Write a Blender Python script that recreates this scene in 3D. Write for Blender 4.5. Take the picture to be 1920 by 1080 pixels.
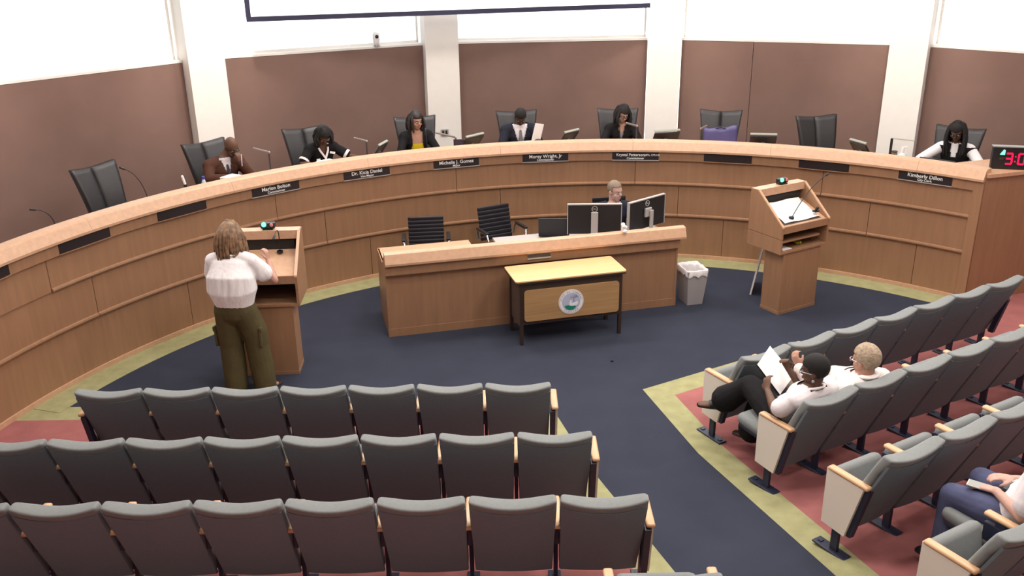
import bpy, bmesh, math, random
from mathutils import Vector, Matrix
from math import sin, cos, radians as R_, pi, degrees
random.seed(7)
scn = bpy.context.scene
for o in list(bpy.data.objects): bpy.data.objects.remove(o)
COL = scn.collection
# ---------------------------------------------------------------- camera
F_PX, TH, RO, CH = 1722.07, .3697, -.01446, 4.14
cd = bpy.data.cameras.new('camera'); cam = bpy.data.objects.new('camera', cd); COL.objects.link(cam)
cd.sensor_width = 36; cd.lens = F_PX/1920*36; cd.clip_end = 300
fwd = Vector((0, cos(TH), -sin(TH))); rt = Vector((1, 0, 0)); up = Vector((0, sin(TH), cos(TH)))
r2 = cos(RO)*rt + sin(RO)*up; u2 = cos(RO)*up - sin(RO)*rt
cam.matrix_world = Matrix(((r2.x, u2.x, -fwd.x, 0), (r2.y, u2.y, -fwd.y, 0), (r2.z, u2.z, -fwd.z, CH), (0, 0, 0, 1)))
scn.camera = cam
# ---------------------------------------------------------------- world, lights, exposure
w = bpy.data.worlds.new('sky'); scn.world = w; w.use_nodes = True
bg = w.node_tree.nodes['Background']; bg.inputs[0].default_value = (.93, .97, 1, 1); bg.inputs[1].default_value = 3.8
vs = scn.view_settings; vs.view_transform = 'Standard'; vs.look = 'None'; vs.exposure = 0; vs.gamma = 1; vs.use_curve_mapping = False
def area(x, y, z, sx, sy, p, col=(1, .95, .89)):
    l = bpy.data.lights.new('ceiling_lamp', 'AREA'); l.shape = 'RECTANGLE'; l.size = sx; l.size_y = sy; l.energy = p; l.color = col
    o = bpy.data.objects.new('ceiling_lamp', l); COL.objects.link(o); o.location = (x, y, z); return o
LAMPS = [(-4.2, 9.8, 50), (-1.7, 10.6, 95), (1.2, 10.8, 100), (4.2, 9.9, 85), (-2.6, 7.6, 60), (.9, 7.2, 95), (3.6, 6.6, 95), (6.6, 8.3, 50), (-2.6, 4.0, 60), (1.2, 4.6, 120), (4.2, 4.2, 85), (1.0, 1.8, 45), (-2.0, 12.2, 55), (2.4, 12.4, 60)]
for x, y, p in LAMPS: area(x, y, 6.05, 1.2, .6, p)

def spot(p, q, e, ang, col=(1, .93, .85)):
    l = bpy.data.lights.new('added_wall_spot', 'SPOT'); l.energy = e; l.spot_size = R_(ang); l.spot_blend = .8; l.shadow_soft_size = .12; l.color = col
    o = bpy.data.objects.new('added_wall_spot', l); COL.objects.link(o); o.location = p; o.rotation_euler = (Vector(q)-Vector(p)).to_track_quat('-Z', 'Y').to_euler()
for a in (-61.5, -38.0, -14.5, 8.7, 32.25, 55.7):      # spots added above the pillars to brighten their tops
    s_, c_ = sin(R_(a)), cos(R_(a)); spot((1.0887+7.2*s_, 5.9588+7.2*c_, 5.6), (1.0887+8.2*s_, 5.9588+8.2*c_, 3.5), 480, 44)
for a in (-49.7, -26.3, -2.9, 20.5, 44.0):             # more spots added between them to brighten the sills
    s_, c_ = sin(R_(a)), cos(R_(a)); spot((1.0887+7.6*s_, 5.9588+7.6*c_, 5.9), (1.0887+8.5*s_, 5.9588+8.5*c_, 2.9), 150, 60)

# ---------------------------------------------------------------- helpers
def lin(c): return tuple((v/12.92 if v <= .04045 else ((v+.055)/1.055)**2.4) for v in [x/255 for x in c])
MATS = {}
def mat(name, col, rough=.6, metal=0, emit=None, es=1, noise=0, nscale=8, stretch=(1, 1, 1), bump=0, bscale=200, spec=.5, sheen=0, col2=None):
    if name in MATS: return MATS[name]
    m = bpy.data.materials.new(name); m.use_nodes = True; nt = m.node_tree; b = nt.nodes['Principled BSDF']
    b.inputs['Base Color'].default_value = (*col, 1); b.inputs['Roughness'].default_value = rough; b.inputs['Metallic'].default_value = metal
    b.inputs['Specular IOR Level'].default_value = spec
    if sheen: b.inputs['Sheen Weight'].default_value = sheen
    if emit: b.inputs['Emission Color'].default_value = (*emit, 1); b.inputs['Emission Strength'].default_value = es
    tc = nt.nodes.new('ShaderNodeTexCoord'); mp = nt.nodes.new('ShaderNodeMapping'); mp.inputs['Scale'].default_value = stretch
    nt.links.new(tc.outputs['Object'], mp.inputs[0])
    if noise:
        n = nt.nodes.new('ShaderNodeTexNoise'); n.inputs['Scale'].default_value = nscale; n.inputs['Detail'].default_value = 5
        cr = nt.nodes.new('ShaderNodeValToRGB'); c2 = col2 or tuple(v*(1-noise) for v in col)
        cr.color_ramp.elements[0].position = .3; cr.color_ramp.elements[1].position = .72
        cr.color_ramp.elements[0].color = (*c2, 1); cr.color_ramp.elements[1].color = (*[min(1, v*(1+noise*.5)) for v in col], 1)
        nt.links.new(mp.outputs[0], n.inputs[0]); nt.links.new(n.outputs[0], cr.inputs[0]); nt.links.new(cr.outputs[0], b.inputs['Base Color'])
    if bump:
        n = nt.nodes.new('ShaderNodeTexNoise'); n.inputs['Scale'].default_value = bscale; n.inputs['Detail'].default_value = 3
        bp = nt.nodes.new('ShaderNodeBump'); bp.inputs['Strength'].default_value = bump; bp.inputs['Distance'].default_value = .01
        nt.links.new(mp.outputs[0], n.inputs[0]); nt.links.new(n.outputs[0], bp.inputs['Height']); nt.links.new(bp.outputs[0], b.inputs['Normal'])
    MATS[name] = m; return m
WOOD = mat('oak_veneer', (.32, .172, .094), .42, noise=.11, nscale=4, stretch=(5, 5, .4), bump=.03, bscale=60)
TRIM = mat('oak_trim', (.58, .350, .220), .35, noise=.10, nscale=7, stretch=(3, 3, 3))
ARM = mat('maple_arm', (.66, .40, .22), .35, noise=.12, nscale=6, stretch=(8, 1, 8))
BLUE = mat('blue_carpet', (.040, .045, .067), .95, noise=.10, nscale=2.5, bump=.5, bscale=260, spec=.1)
OLIVE = mat('olive_carpet', (.37, .355, .185), .95, noise=.14, nscale=9, bump=.5, bscale=260, spec=.1)
PINK = mat('rose_carpet', (.375, .138, .134), .95, noise=.18, nscale=4, bump=.5, bscale=260, spec=.1)
FAB = mat('grey_fabric', (.225, .238, .238), .85, noise=.07, nscale=60, bump=.25, bscale=500, spec=.2, sheen=.15)
FABD = mat('grey_fabric_shell', (.19, .235, .268), .8, noise=.06, nscale=60, bump=.2, bscale=500, spec=.2)
NAVY = mat('navy_metal', (.022, .026, .055), .45)
CREAM = mat('cream_laminate', (.88, .80, .69), .5)
BLACK = mat('black_plastic', (.012, .012, .014), .4)
LEATH = mat('black_leather', (.028, .027, .03), .42, noise=.1, nscale=30, bump=.1, bscale=150)
SILV = mat('silver_plastic', (.48, .46, .45), .4, metal=.3)
CHROME = mat('chrome', (.7, .7, .7), .2, metal=1)
PAPER = mat('white_paper', (.86, .84, .83), .7)
PANEL = mat('brown_panel', (.226, .140, .116), .85, noise=.08, nscale=2, bump=.25, bscale=300, spec=.15)
WALL = mat('white_wall', (.84, .80, .75), .8, noise=.02)
BROWN = mat('brown_steel', (.035, .02, .014), .5)
TABLE = mat('table_laminate', (.76, .47, .23), .4, noise=.1, nscale=4, stretch=(.6, 9, 9))
WHITE = mat('white_letters', (.85, .85, .83), .6)
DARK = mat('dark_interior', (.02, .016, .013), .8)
PLATE = mat('dark_plate', (.018, .012, .014), .4)

def add_obj(name, me, m=None, parent=None, smooth=False, label=None, cat=None, group=None, kind=None):
    if m is not None:
        for q in (m if isinstance(m, (list, tuple)) else [m]): me.materials.append(q)
    if smooth: me.polygons.foreach_set('use_smooth', [True]*len(me.polygons))
    o = bpy.data.objects.new(name, me); COL.objects.link(o)
    if parent: o.parent = parent
    tag(o, label, cat, group, kind); return o
def tag(o, label=None, cat=None, group=None, kind=None):
    if label: o['label'] = label
    if cat: o['category'] = cat
    if group: o['group'] = group
    if kind: o['kind'] = kind
    return o
def thing(name, label, cat, loc=(0, 0, 0), rz=0, group=None):
    o = bpy.data.objects.new(name, None); COL.objects.link(o); o.location = loc; o.rotation_euler = (0, 0, rz); o.empty_display_size = .1
    return tag(o, label, cat, group)
class MB:
    def __init__(s): s.v = []; s.f = []
    def add(s, v, f):
        n = len(s.v); s.v += [tuple(p) for p in v]; s.f += [tuple(i+n for i in q) for q in f]; return s
    def box(s, c, d, rz=0, rx=0, ry=0, bev=0):
        bm = bmesh.new(); bmesh.ops.create_cube(bm, size=1)
        for v in bm.verts: v.co = Vector((v.co.x*d[0], v.co.y*d[1], v.co.z*d[2]))
        if bev: bmesh.ops.bevel(bm, geom=bm.edges[:], offset=min(bev, min(d)*.49), segments=2, affect='EDGES', profile=.5)
        M = Matrix.Translation(c) @ Matrix.Rotation(rz, 4, 'Z') @ Matrix.Rotation(ry, 4, 'Y') @ Matrix.Rotation(rx, 4, 'X')
        bm.transform(M); s.frombm(bm); return s
    def frombm(s, bm):
        bm.verts.index_update(); s.add([v.co[:] for v in bm.verts], [[v.index for v in f.verts] for f in bm.faces]); bm.free()
    def prism(s, prof, a, b, ax='x'):
        # prof: list of 2D points; extruded along axis ax from a to b
        n = len(prof)
        def P(t, p):
            return {'x': (t, p[0], p[1]), 'y': (p[0], t, p[1]), 'z': (p[0], p[1], t)}[ax]
        s.add([P(a, p) for p in prof]+[P(b, p) for p in prof],
              [tuple(range(n))[::-1], tuple(range(n, 2*n))]+[(i, (i+1) % n, n+(i+1) % n, n+i) for i in range(n)]); return s
    def tube(s, pts, rad, side=(1, 0, 0), n=10, caps=True):
        pts = [Vector(p) for p in pts]; k = len(pts)
        rad = [(r, r) if not isinstance(r, (tuple, list)) else r for r in (rad if isinstance(rad, (list, tuple)) and len(rad) == k and not (k == 2 and isinstance(rad, tuple)) else [rad]*k)]
        T = [(pts[min(i+1, k-1)]-pts[max(i-1, 0)]).normalized() for i in range(k)]
        P2, R2, T2 = [], [], []
        if caps:
            for a, f in ((.98, .2), (.8, .6), (.45, .89)): P2.append(pts[0]-T[0]*min(rad[0])*a); R2.append((rad[0][0]*f, rad[0][1]*f)); T2.append(T[0])
        P2 += pts; R2 += rad; T2 += T
        if caps:
            for a, f in ((.45, .89), (.8, .6), (.98, .2)): P2.append(pts[-1]+T[-1]*min(rad[-1])*a); R2.append((rad[-1][0]*f, rad[-1][1]*f)); T2.append(T[-1])
        V = []
        sd = Vector(side)
        for p, r, t in zip(P2, R2, T2):
            a = sd - t*sd.dot(t)
            if a.length < .05: a = t.orthogonal()
            a.normalize(); b = t.cross(a)
            for j in range(n):
                q = 2*pi*j/n; V.append(p+a*cos(q)*r[0]+b*sin(q)*r[1])
        m = len(P2); Fc = [(i*n+j, i*n+(j+1) % n, (i+1)*n+(j+1) % n, (i+1)*n+j) for i in range(m-1) for j in range(n)]
        Fc += [tuple(range(n))[::-1], tuple((m-1)*n+j for j in range(n))]
        s.add(V, Fc); return s
    def ball(s, c, r, M=None, seg=14):
        bm = bmesh.new(); bmesh.ops.create_uvsphere(bm, u_segments=seg, v_segments=max(6, seg*2//3), radius=1)
        r = (r, r, r) if not isinstance(r, (tuple, list)) else r
        for v in bm.verts: v.co = Vector((v.co.x*r[0], v.co.y*r[1], v.co.z*r[2]))+Vector(c)
        if M: bm.transform(M)
        s.frombm(bm); return s
    def cyl(s, a, b, r, n=16, r2=None):
        return s.tube([a, b], [(r, r), (r2 or r, r2 or r)], n=n, caps=False)
    def pad(s, front, back, nu=10, nv=10):
        g = [[(i/nu*2-1, j/nv) for i in range(nu+1)] for j in range(nv+1)]
        V = [front(u, v) for row in g for u, v in row]+[back(u, v) for row in g for u, v in row]
        W = nu+1; N = W*(nv+1); Fc = []
        for j in range(nv):
            for i in range(nu):
                a = j*W+i; Fc.append((a, a+1, a+W+1, a+W)); Fc.append((N+a, N+a+W, N+a+W+1, N+a+1))
        for i in range(nu):
            a = i; Fc.append((a, N+a, N+a+1, a+1)); a = nv*W+i; Fc.append((a, a+1, N+a+1, N+a))
        for j in range(nv):
            a = j*W; Fc.append((a, a+W, N+a+W, N+a)); a = j*W+nu; Fc.append((a, N+a, N+a+W, a+W))
        s.add(V, Fc); return s
    def xf(s, M): s.v = [tuple(M @ Vector(p)) for p in s.v]; return s
    def mesh(s, name, fix=True):
        me = bpy.data.meshes.new(name); me.from_pydata(s.v, [], s.f); me.validate()
        if fix:
            bm = bmesh.new(); bm.from_mesh(me); bmesh.ops.recalc_face_normals(bm, faces=bm.faces[:]); bm.to_mesh(me); bm.free()
        return me
    def obj(s, name, m, parent=None, smooth=False, **k):
        me = s.mesh(name)
        o = add_obj(name, me, m, parent, smooth, **k)
        if smooth and smooth != 'full':
            me.set_sharp_from_angle(angle=R_(40))
        return o
def curve_tube(name, pts, r, m, parent=None, n=8, **k):
    return MB().tube(pts, [(r, r)]*len(pts), n=n).obj(name, m, parent, smooth='full', **k)
def bez(p0, p1, p2, n=10):
    p0, p1, p2 = Vector(p0), Vector(p1), Vector(p2)
    return [(1-t)**2*p0+2*t*(1-t)*p1+t*t*p2 for t in [i/n for i in range(n+1)]]
def text_obj(body, size, m, parent, loc, rot, name='lettering', ext=.0008, align='CENTER', spacing=1):
    c = bpy.data.curves.new(name, 'FONT'); c.body = body; c.size = size; c.extrude = ext; c.align_x = align; c.align_y = 'CENTER'; c.space_character = spacing; c.offset = size*.012; c.resolution_u = 3
    t = bpy.data.objects.new('tmp', c); COL.objects.link(t)
    dg = bpy.context.evaluated_depsgraph_get(); me = bpy.data.meshes.new_from_object(t.evaluated_get(dg)); bpy.data.objects.remove(t)
    o = add_obj(name, me, None, parent, kind='stuff' if len(body) > 1 else None); me.materials.clear(); me.materials.append(m); o.location = loc; o.rotation_euler = rot; return o

# ---------------------------------------------------------------- layout frame
CX, CY, RD = 1.0887, 5.9588, 5.907          # centre and radius of the curved dais
def P(a, r, z=0): a = R_(a); return Vector((CX+r*sin(a), CY+r*cos(a), z))
def ring(a0, a1, prof, step=1.5):
    mb = MB(); n = max(1, int(round((a1-a0)/step))); k = len(prof); V = []
    for i in range(n+1):
        a = a0+(a1-a0)*i/n
        V += [P(a, r, z) for r, z in prof]
    Fc = [(i*k+j, i*k+(j+1) % k, (i+1)*k+(j+1) % k, (i+1)*k+j) for i in range(n) for j in range(k)]
    Fc += [tuple(range(k)), tuple(n*k+j for j in range(k))[::-1]]
    return mb.add(V, Fc)
SL = .129
AXA = R_(14.7)
ROWA = R_(29.3); NR = Vector((sin(ROWA), -cos(ROWA), 0)); ER = Vector((cos(ROWA), sin(ROWA), 0))
def fz(x, y): return SL*max(0, 6.5-y, (x*NR.x+y*NR.y)+5.12)

# ---------------------------------------------------------------- floor
bm = bmesh.new()
vs_ = [bm.verts.new(p) for p in ((-9, -5, 0), (12, -5, 0), (12, 18, 0), (-9, 18, 0))]; bm.faces.new(vs_)
AD = Vector((sin(AXA), -cos(AXA), 0)); AN = Vector((cos(AXA), sin(AXA), 0))
LA = Vector((.317, 7.73, 0)); RA = Vector((1.249, 7.921, 0)); BW = .25
cuts = [((0, 6.5, 0), (0, 1, 0)), (NR*-5.12, NR), ((0, 7.73, 0), (0, 1, 0)), ((0, 7.73-BW, 0), (0, 1, 0)), (LA, AN), (LA-AN*BW, AN), (RA, AN), (RA+AN*BW, AN), (RA, NR), (RA+NR*BW, NR)]
q = Vector(((cos(ROWA)*6.5-5.12)/sin(ROWA), 6.5, 0)); cd_ = (Vector((0, -1, 0))+NR).normalized(); cuts.append((q, Vector((cd_.y, -cd_.x, 0))))
for co, no in cuts: bmesh.ops.bisect_plane(bm, geom=bm.verts[:]+bm.edges[:]+bm.faces[:], plane_co=co, plane_no=no, dist=1e-5)
for f in bm.faces:
    c = f.calc_center_median()
    dl = (c-LA).dot(AN); dr = (c-RA).dot(AN); rr = (c-RA).dot(NR); k = 0
    if dl < 0 and c.y < 7.73: k = 2 if (dl < -BW and c.y < 7.73-BW) else 1
    if dr > 0 and rr > 0: k = 2 if (dr > BW and rr > BW) else 1
    f.material_index = k
for v in bm.verts: v.co.z = fz(v.co.x, v.co.y)
me = bpy.data.meshes.new('floor'); bm.to_mesh(me); bm.free()
floor = add_obj('floor', me, [BLUE, OLIVE, PINK], kind='structure')
ring(-72.8, 46.2, [(RD-.323, 0.0), (RD-.323, .004), (RD+.02, .004), (RD+.02, 0.0)]).obj('carpet_border', OLIVE, floor, label='olive carpet border along the foot of the curved dais')
# ---------------------------------------------------------------- walls, ceiling
RW = 8.5
PA = [-85.0, -61.5, -38.0, -14.5, 8.7, 32.25, 55.7, 79.0]      # pillar angles
HB = 1.72
SILL, HEAD, CEIL = 2.60, 4.9, 6.2
wb = thing_w = bpy.data.objects.new('wall_back', None); COL.objects.link(wb); wb['kind'] = 'structure'
GLASS = bpy.data.materials.new('window_glass'); GLASS.use_nodes = True; nt = GLASS.node_tree; nt.nodes.clear()
o_ = nt.nodes.new('ShaderNodeOutputMaterial'); mx = nt.nodes.new('ShaderNodeMixShader'); tr = nt.nodes.new('ShaderNodeBsdfTransparent'); gl = nt.nodes.new('ShaderNodeBsdfGlossy'); fr = nt.nodes.new('ShaderNodeFresnel')
gl.inputs['Roughness'].default_value = .02; nt.links.new(fr.outputs[0], mx.inputs[0]); nt.links.new(tr.outputs[0], mx.inputs[1]); nt.links.new(gl.outputs[0], mx.inputs[2]); nt.links.new(mx.outputs[0], o_.inputs[0])
def quadbox(p, q, z0, z1, t, mb, off=0):
    # slab between plan points p,q with thickness t outward
    p = Vector((p.x, p.y, 0)); q = Vector((q.x, q.y, 0)); d = (q-p).normalized(); n = Vector((-d.y, d.x, 0))
    if n.dot(p-Vector((CX, CY, 0))) < 0: n = -n
    a, b = p+n*off, q+n*off; V = [a, b, b+n*t, a+n*t]
    mb.add([(v.x, v.y, z0) for v in V]+[(v.x, v.y, z1) for v in V], [(0, 1, 2, 3), (4, 5, 6, 7), (0, 1, 5, 4), (1, 2, 6, 5), (2, 3, 7, 6), (3, 0, 4, 7)]); return mb
for i in range(len(PA)-1):
    a0, a1 = PA[i]+HB, PA[i+1]-HB; p, q = P(a0, RW), P(a1, RW)
    quadbox(p, q, 0, SILL-.02, .25, MB(), .06).obj('wall_base', WALL, wb)
    quadbox(p, q, HEAD, CEIL, .25, MB(), .06).obj('wall_header', WALL, wb)
    quadbox(p, q, SILL-.02, SILL+.01, .34, MB(), 0).obj('window_sill', WALL, wb)
    splits = [0, .36, 1] if i == 4 else [0, 1]
    for s0, s1 in zip(splits, splits[1:]):
        g = .004 if len(splits) > 2 else 0
        pa, qa = p.lerp(q, s0), p.lerp(q, s1); d = (qa-pa).normalized()
        quadbox(pa+d*g, qa-d*g, .56, SILL-.025, .055, MB(), 0).obj('acoustic_panel', PANEL, wb)
    win = bpy.data.objects.new('window_%d' % (i+1), None); COL.objects.link(win); win['kind'] = 'structure'
    fm = MB()
    for s0, s1 in ((0, .008), (.992, 1)): quadbox(p.lerp(q, s0), p.lerp(q, s1), SILL, HEAD, .06, fm, .16)
    quadbox(p, q, SILL, SILL+.04, .06, fm, .16); quadbox(p, q, HEAD-.04, HEAD, .06, fm, .16)
    fm.obj('window_frame', WALL, win)
    for s0, s1 in ((.008, .992),): quadbox(p.lerp(q, s0), p.lerp(q, s1), SILL+.04, HEAD-.04, .006, MB(), .19).obj('pane', GLASS, win)
for a in PA:
    mb = MB(); p, q = P(a-HB, RW-.22), P(a+HB, RW-.22)
    quadbox(p, q, 0, CEIL, .6, mb, 0).obj('pillar', WALL, wb)
b0 = P(PA[0]-HB, RW); b1 = P(PA[-1]+HB, RW)
for nm, p, q in (('wall_left', b0, Vector((b0.x-.3, -4, 0))), ('wall_right', b1, Vector((b1.x+.3, -4, 0))), ('wall_rear', Vector((b0.x-.5, -4, 0)), Vector((b1.x+.5, -4, 0)))):
    quadbox(p, q, 0, CEIL, .2, MB()).obj(nm, WALL, kind='structure')
MB().box((1, 5.3, CEIL+.1), (20, 20.5, .2)).obj('ceiling', WALL, kind='structure')
# dais platform
plat = ring(-80, 46, [(RD+.1, 0), (RD+.1, .55), (RW+.2, .55), (RW+.2, 0)]).obj('floor_platform', mat('platform_carpet', (.10, .075, .08), .95), kind='structure')
pe = P(46.2, RD)+Vector((cos(R_(17)), sin(R_(17)), 0))*.1; pn_ = Vector((-sin(R_(17)), cos(R_(17)), 0))
MB().prism([((pe+pn_*.1).x, (pe+pn_*.1).y), ((pe+pn_*.1+Vector((cos(R_(17)), sin(R_(17)), 0))*3.2).x, (pe+pn_*.1+Vector((cos(R_(17)), sin(R_(17)), 0))*3.2).y), (8.0, 13.0), (6.9, 12.2)], 0, .55, 'z').obj('platform_extension', MATS['platform_carpet'], plat)
# outside ground and things beyond the glass
MB().box((0, 45, -.6), (160, 62, .2)).obj('ground_outside', mat('pale_paving', (.75, .75, .72), .9), kind='structure')
def tree(x, y, h, lab):
    t = thing('tree', lab, 'tree', (x, y, -.5))
    MB().tube([(0, 0, 0), (.1, 0, h*.3), (-.05, .1, h*.62)], [(.22, .22), (.18, .18), (.12, .12)]).obj('trunk', mat('bark', (.80, .78, .84), .9, noise=.15), t, smooth=True)
    mb = MB()
    for k in range(26):
        a = random.random()*6.28; r = random.random()*h*.28; mb.ball((r*cos(a), r*sin(a), h*(.62+.3*random.random())), (h*.10, h*.10, h*.07), seg=8)
    mb.obj('foliage', mat('leaves', (.22, .30, .2), .9, noise=.3), t, smooth=True)
tree(-9.3, 17.0, 6.5, 'thick pale grey tree trunk outside the far left window')
tree(-9.5, 27.5, 7.5, 'pale green tree standing farther off outside the far left window')
def car(x, y, rz, lab):
    t = thing('car', lab, 'car', (x, y, -.5), rz)
    MB().prism([(-2.2, .3), (-2.2, .8), (-1.3, .95), (-.7, 1.45), (.8, 1.45), (1.5, .95), (2.2, .8), (2.2, .3)], -.85, .85, 'y').obj('car_body', mat('car_paint', (.22, .23, .30), .3), t)
    MB().prism([(-1.1, .98), (-.62, 1.38), (.74, 1.38), (1.25, .98)], -.87, .87, 'y').obj('car_windows', mat('car_glass', (.2, .2, .3), .1), t)
    for sx in (-1.35, 1.35):
        for sy in (-.8, .8): MB().cyl((sx, sy-.1, .33), (sx, sy+.1, .33), .33).obj('wheel', BLACK, t)
car(-7.5, 23.5, .1, 'pale parked car seen faintly outside the far left window'); car(-13.5, 22.0, .1, 'pale parked car beside the tree outside the left window')

# ---------------------------------------------------------------- projection screen
scr = thing('projection_screen', 'large white projection screen in a black frame above the dais', 'screen')
p, q = P(-34.0, 8.2), P(9.4, 8.45); q.z = p.z = 0
d = (q-p).normalized(); L = (q-p).length; rz = math.atan2(d.y, d.x)
scr.location = (p.x, p.y, 3.07); scr.rotation_euler = (0, 0, rz)
MB().box((L/2, 0, 1.3), (L-.1, .02, 2.5)).obj('screen_surface', mat('screen_lit_white', (.9, .9, .9), .8, emit=(1, 1, 1), es=.7), scr)  # emission stands in for projector light on the white screen
for c, dd in (((L/2, 0, .03), (L, .05, .065)), ((L/2, 0, 2.57), (L, .05, .065)), ((.03, 0, 1.3), (.065, .05, 2.48)), ((L-.03, 0, 1.3), (.065, .05, 2.48))):
    MB().box(c, dd).obj('screen_border', mat('black_border', (.02, .02, .05), .6), scr)
for sx in (.6, L-.6): MB().box((sx, .0, 2.87), (.03, .03, .55)).obj('hanger', BLACK, scr)

# ---------------------------------------------------------------- council dais
dais = thing('council_dais', 'long curved oak council dais with dark name slots', 'dais')
A0, A1 = -80.0, 46.2
seams = [-80, -68.2, -52.6, -40.8, -29.2, -17.7, -6.2, 5.4, 16.9, 28.4, 40.0, 46.0]
seamsB = [-80, -63.5, -48.6, -34.8, -12, 11, 34.2, 46.0]
g = .03
for s in (seams[::2]+[46.0],):
    for a, b in zip(s, s[1:]):
        if b-a < .5: continue
        ring(a+g, b-g, [(RD, .05), (RD, .572), (RD+.05, .572), (RD+.05, .05)]).obj('fascia_panel', WOOD, dais)
for a, b in zip(seamsB, seamsB[1:]):
    ring(a+g, b-g, [(RD-.030, .576), (RD-.034, .590), (RD-.030, .606), (RD-.014, .612), (RD-.014, 1.004), (RD+.05, 1.004), (RD+.05, .576)]).obj('fascia_panel', WOOD, dais)
for a, b in zip(seams[1::2], seams[3::2]):
    ring(a+g, b-g, [(RD-.044, 1.009), (RD-.048, 1.022), (RD-.044, 1.038), (RD-.028, 1.044), (RD-.028, 1.333), (RD+.05, 1.333), (RD+.05, 1.009)]).obj('fascia_panel', WOOD, dais)
ring(-80, -68.2-g, [(RD-.028, 1.009), (RD-.028, 1.333), (RD+.05, 1.333), (RD+.05, 1.009)]).obj('fascia_panel', WOOD, dais)
for a, b in zip(seams[::2]+[46.0], seams[2::2]+[46.0]):
    if b-a < .5: continue
    ring(a+g, b-g, [(RD-.058, 1.337), (RD-.058, 1.455), (RD+.05, 1.455), (RD+.05, 1.337)]).obj('name_band', WOOD, dais)
ring(A0, 46.2, [(RD-.02, 0), (RD-.02, .05), (RD+.05, .05), (RD+.05, 0)]).obj('kick_board', TRIM, dais)
for a, b in zip([-80, -63, -46, -29, -12, 5, 22, 39], [-63, -46, -29, -12, 5, 22, 39, 46.25]):
    ring(a+.01, b-.01, [(RD-.09, 1.455), (RD-.092, 1.480), (RD-.045, 1.575), (RD-.02, 1.588), (RD+.10, 1.588), (RD+.10, 1.455)]).obj('top_rail', TRIM, dais)
ring(A0, 46, [(RD+.05, 0), (RD+.05, 1.45), (RD+.10, 1.45), (RD+.10, 0)]).obj('inner_frame', WOOD, dais)
ring(A0, 46, [(RD+.10, 1.27), (RD+.10, 1.30), (RD+.75, 1.30), (RD+.75, 1.27)]).obj('worktop', TRIM, dais)
# end stile and end wall
e0 = P(46.2, RD-.05); ed = Vector((cos(R_(17)), sin(R_(17)), 0))
def slab(p, dr, L, t, z0, z1):
    n = Vector((-dr.y, dr.x, 0)); V = [p, p+dr*L, p+dr*L+n*t, p+n*t]
    return MB().add([(v.x, v.y, z0) for v in V]+[(v.x, v.y, z1) for v in V], [(0, 1, 2, 3), (4, 5, 6, 7), (0, 1, 5, 4), (1, 2, 6, 5), (2, 3, 7, 6), (3, 0, 4, 7)])
ring(45.2, 46.25, [(RD-.062, 0), (RD-.062, 1.455), (RD+.05, 1.455), (RD+.05, 0)]).obj('end_stile', TRIM if 0 else WOOD, dais)
slab(e0+ed*.02, ed, 4.5, .06, 0, 1.50).obj('end_panel', WOOD, dais)
slab(e0+ed*.02-Vector((-ed.y, ed.x, 0))*.03, ed, 4.5, .6, 1.50, 1.54).obj('end_counter', TRIM, dais)

PLA = [degrees(-1.11425+.20128*(i-1)) for i in range(11)]
names = {3: ('Marlon Bolton', 'Commissioner'), 4: ('Dr. Kicia Daniel', 'Vice Mayor'), 5: ('Michelle J. Gomez', 'Mayor'), 6: ('Morey Wright, Jr', 'Commissioner'), 7: ('Krystal Patterson, MPA, CPS-HR', 'Commissioner'), 10: ('Kimberly Dillon', 'City Clerk')}
PLAB = {0: 'blank dark name slot cut by the left edge of the picture', 1: 'blank dark name slot left of the empty chair at the left end', 2: 'blank dark name slot between the empty left chair and the bald man',
        3: 'black nameplate with white lettering below the bald man in brown', 4: 'black nameplate with white lettering right of the woman in black and white', 5: 'black nameplate with white lettering right below the woman in yellow',
        6: 'black nameplate with white lettering below the man in a dark suit', 7: 'black nameplate with the longest white lettering below the woman in glasses', 8: 'blank dark name slot below the chair with the purple bag', 9: 'blank dark name slot right of the purple bag, behind the right lectern', 10: 'black nameplate with white lettering below the woman in white sleeves'}
for i, a in enumerate(PLA):
    t = thing('nameplate', PLAB[i], 'nameplate', P(a, RD-.066, 1.397), -R_(a), 'name slots along the dais')
    MB().box((0, 0, 0), (.60, .012, .098), bev=.002).obj('plate', PLATE, t)
    MB().box((0, .0, -.055), (.61, .02, .008)).obj('ledge', SILV if i in names else WOOD, t)
    if i in names:
        n1, n2 = names[i]; sz = .062 if len(n1) < 20 else .058
        if len(n1) < 20: text_obj(n1, .062, WHITE, t, (0, -.008, .016), (pi/2, 0, 0))
        else:
            text_obj('Krystal Patterson,', .052, WHITE, t, (-.06, -.008, .016), (pi/2, 0, 0)); text_obj('MPA, CPS-HR', .034, WHITE, t, (.215, -.008, .014), (pi/2, 0, 0))
        text_obj(n2, .038, WHITE, t, (0, -.008, -.029), (pi/2, 0, 0))

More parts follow.
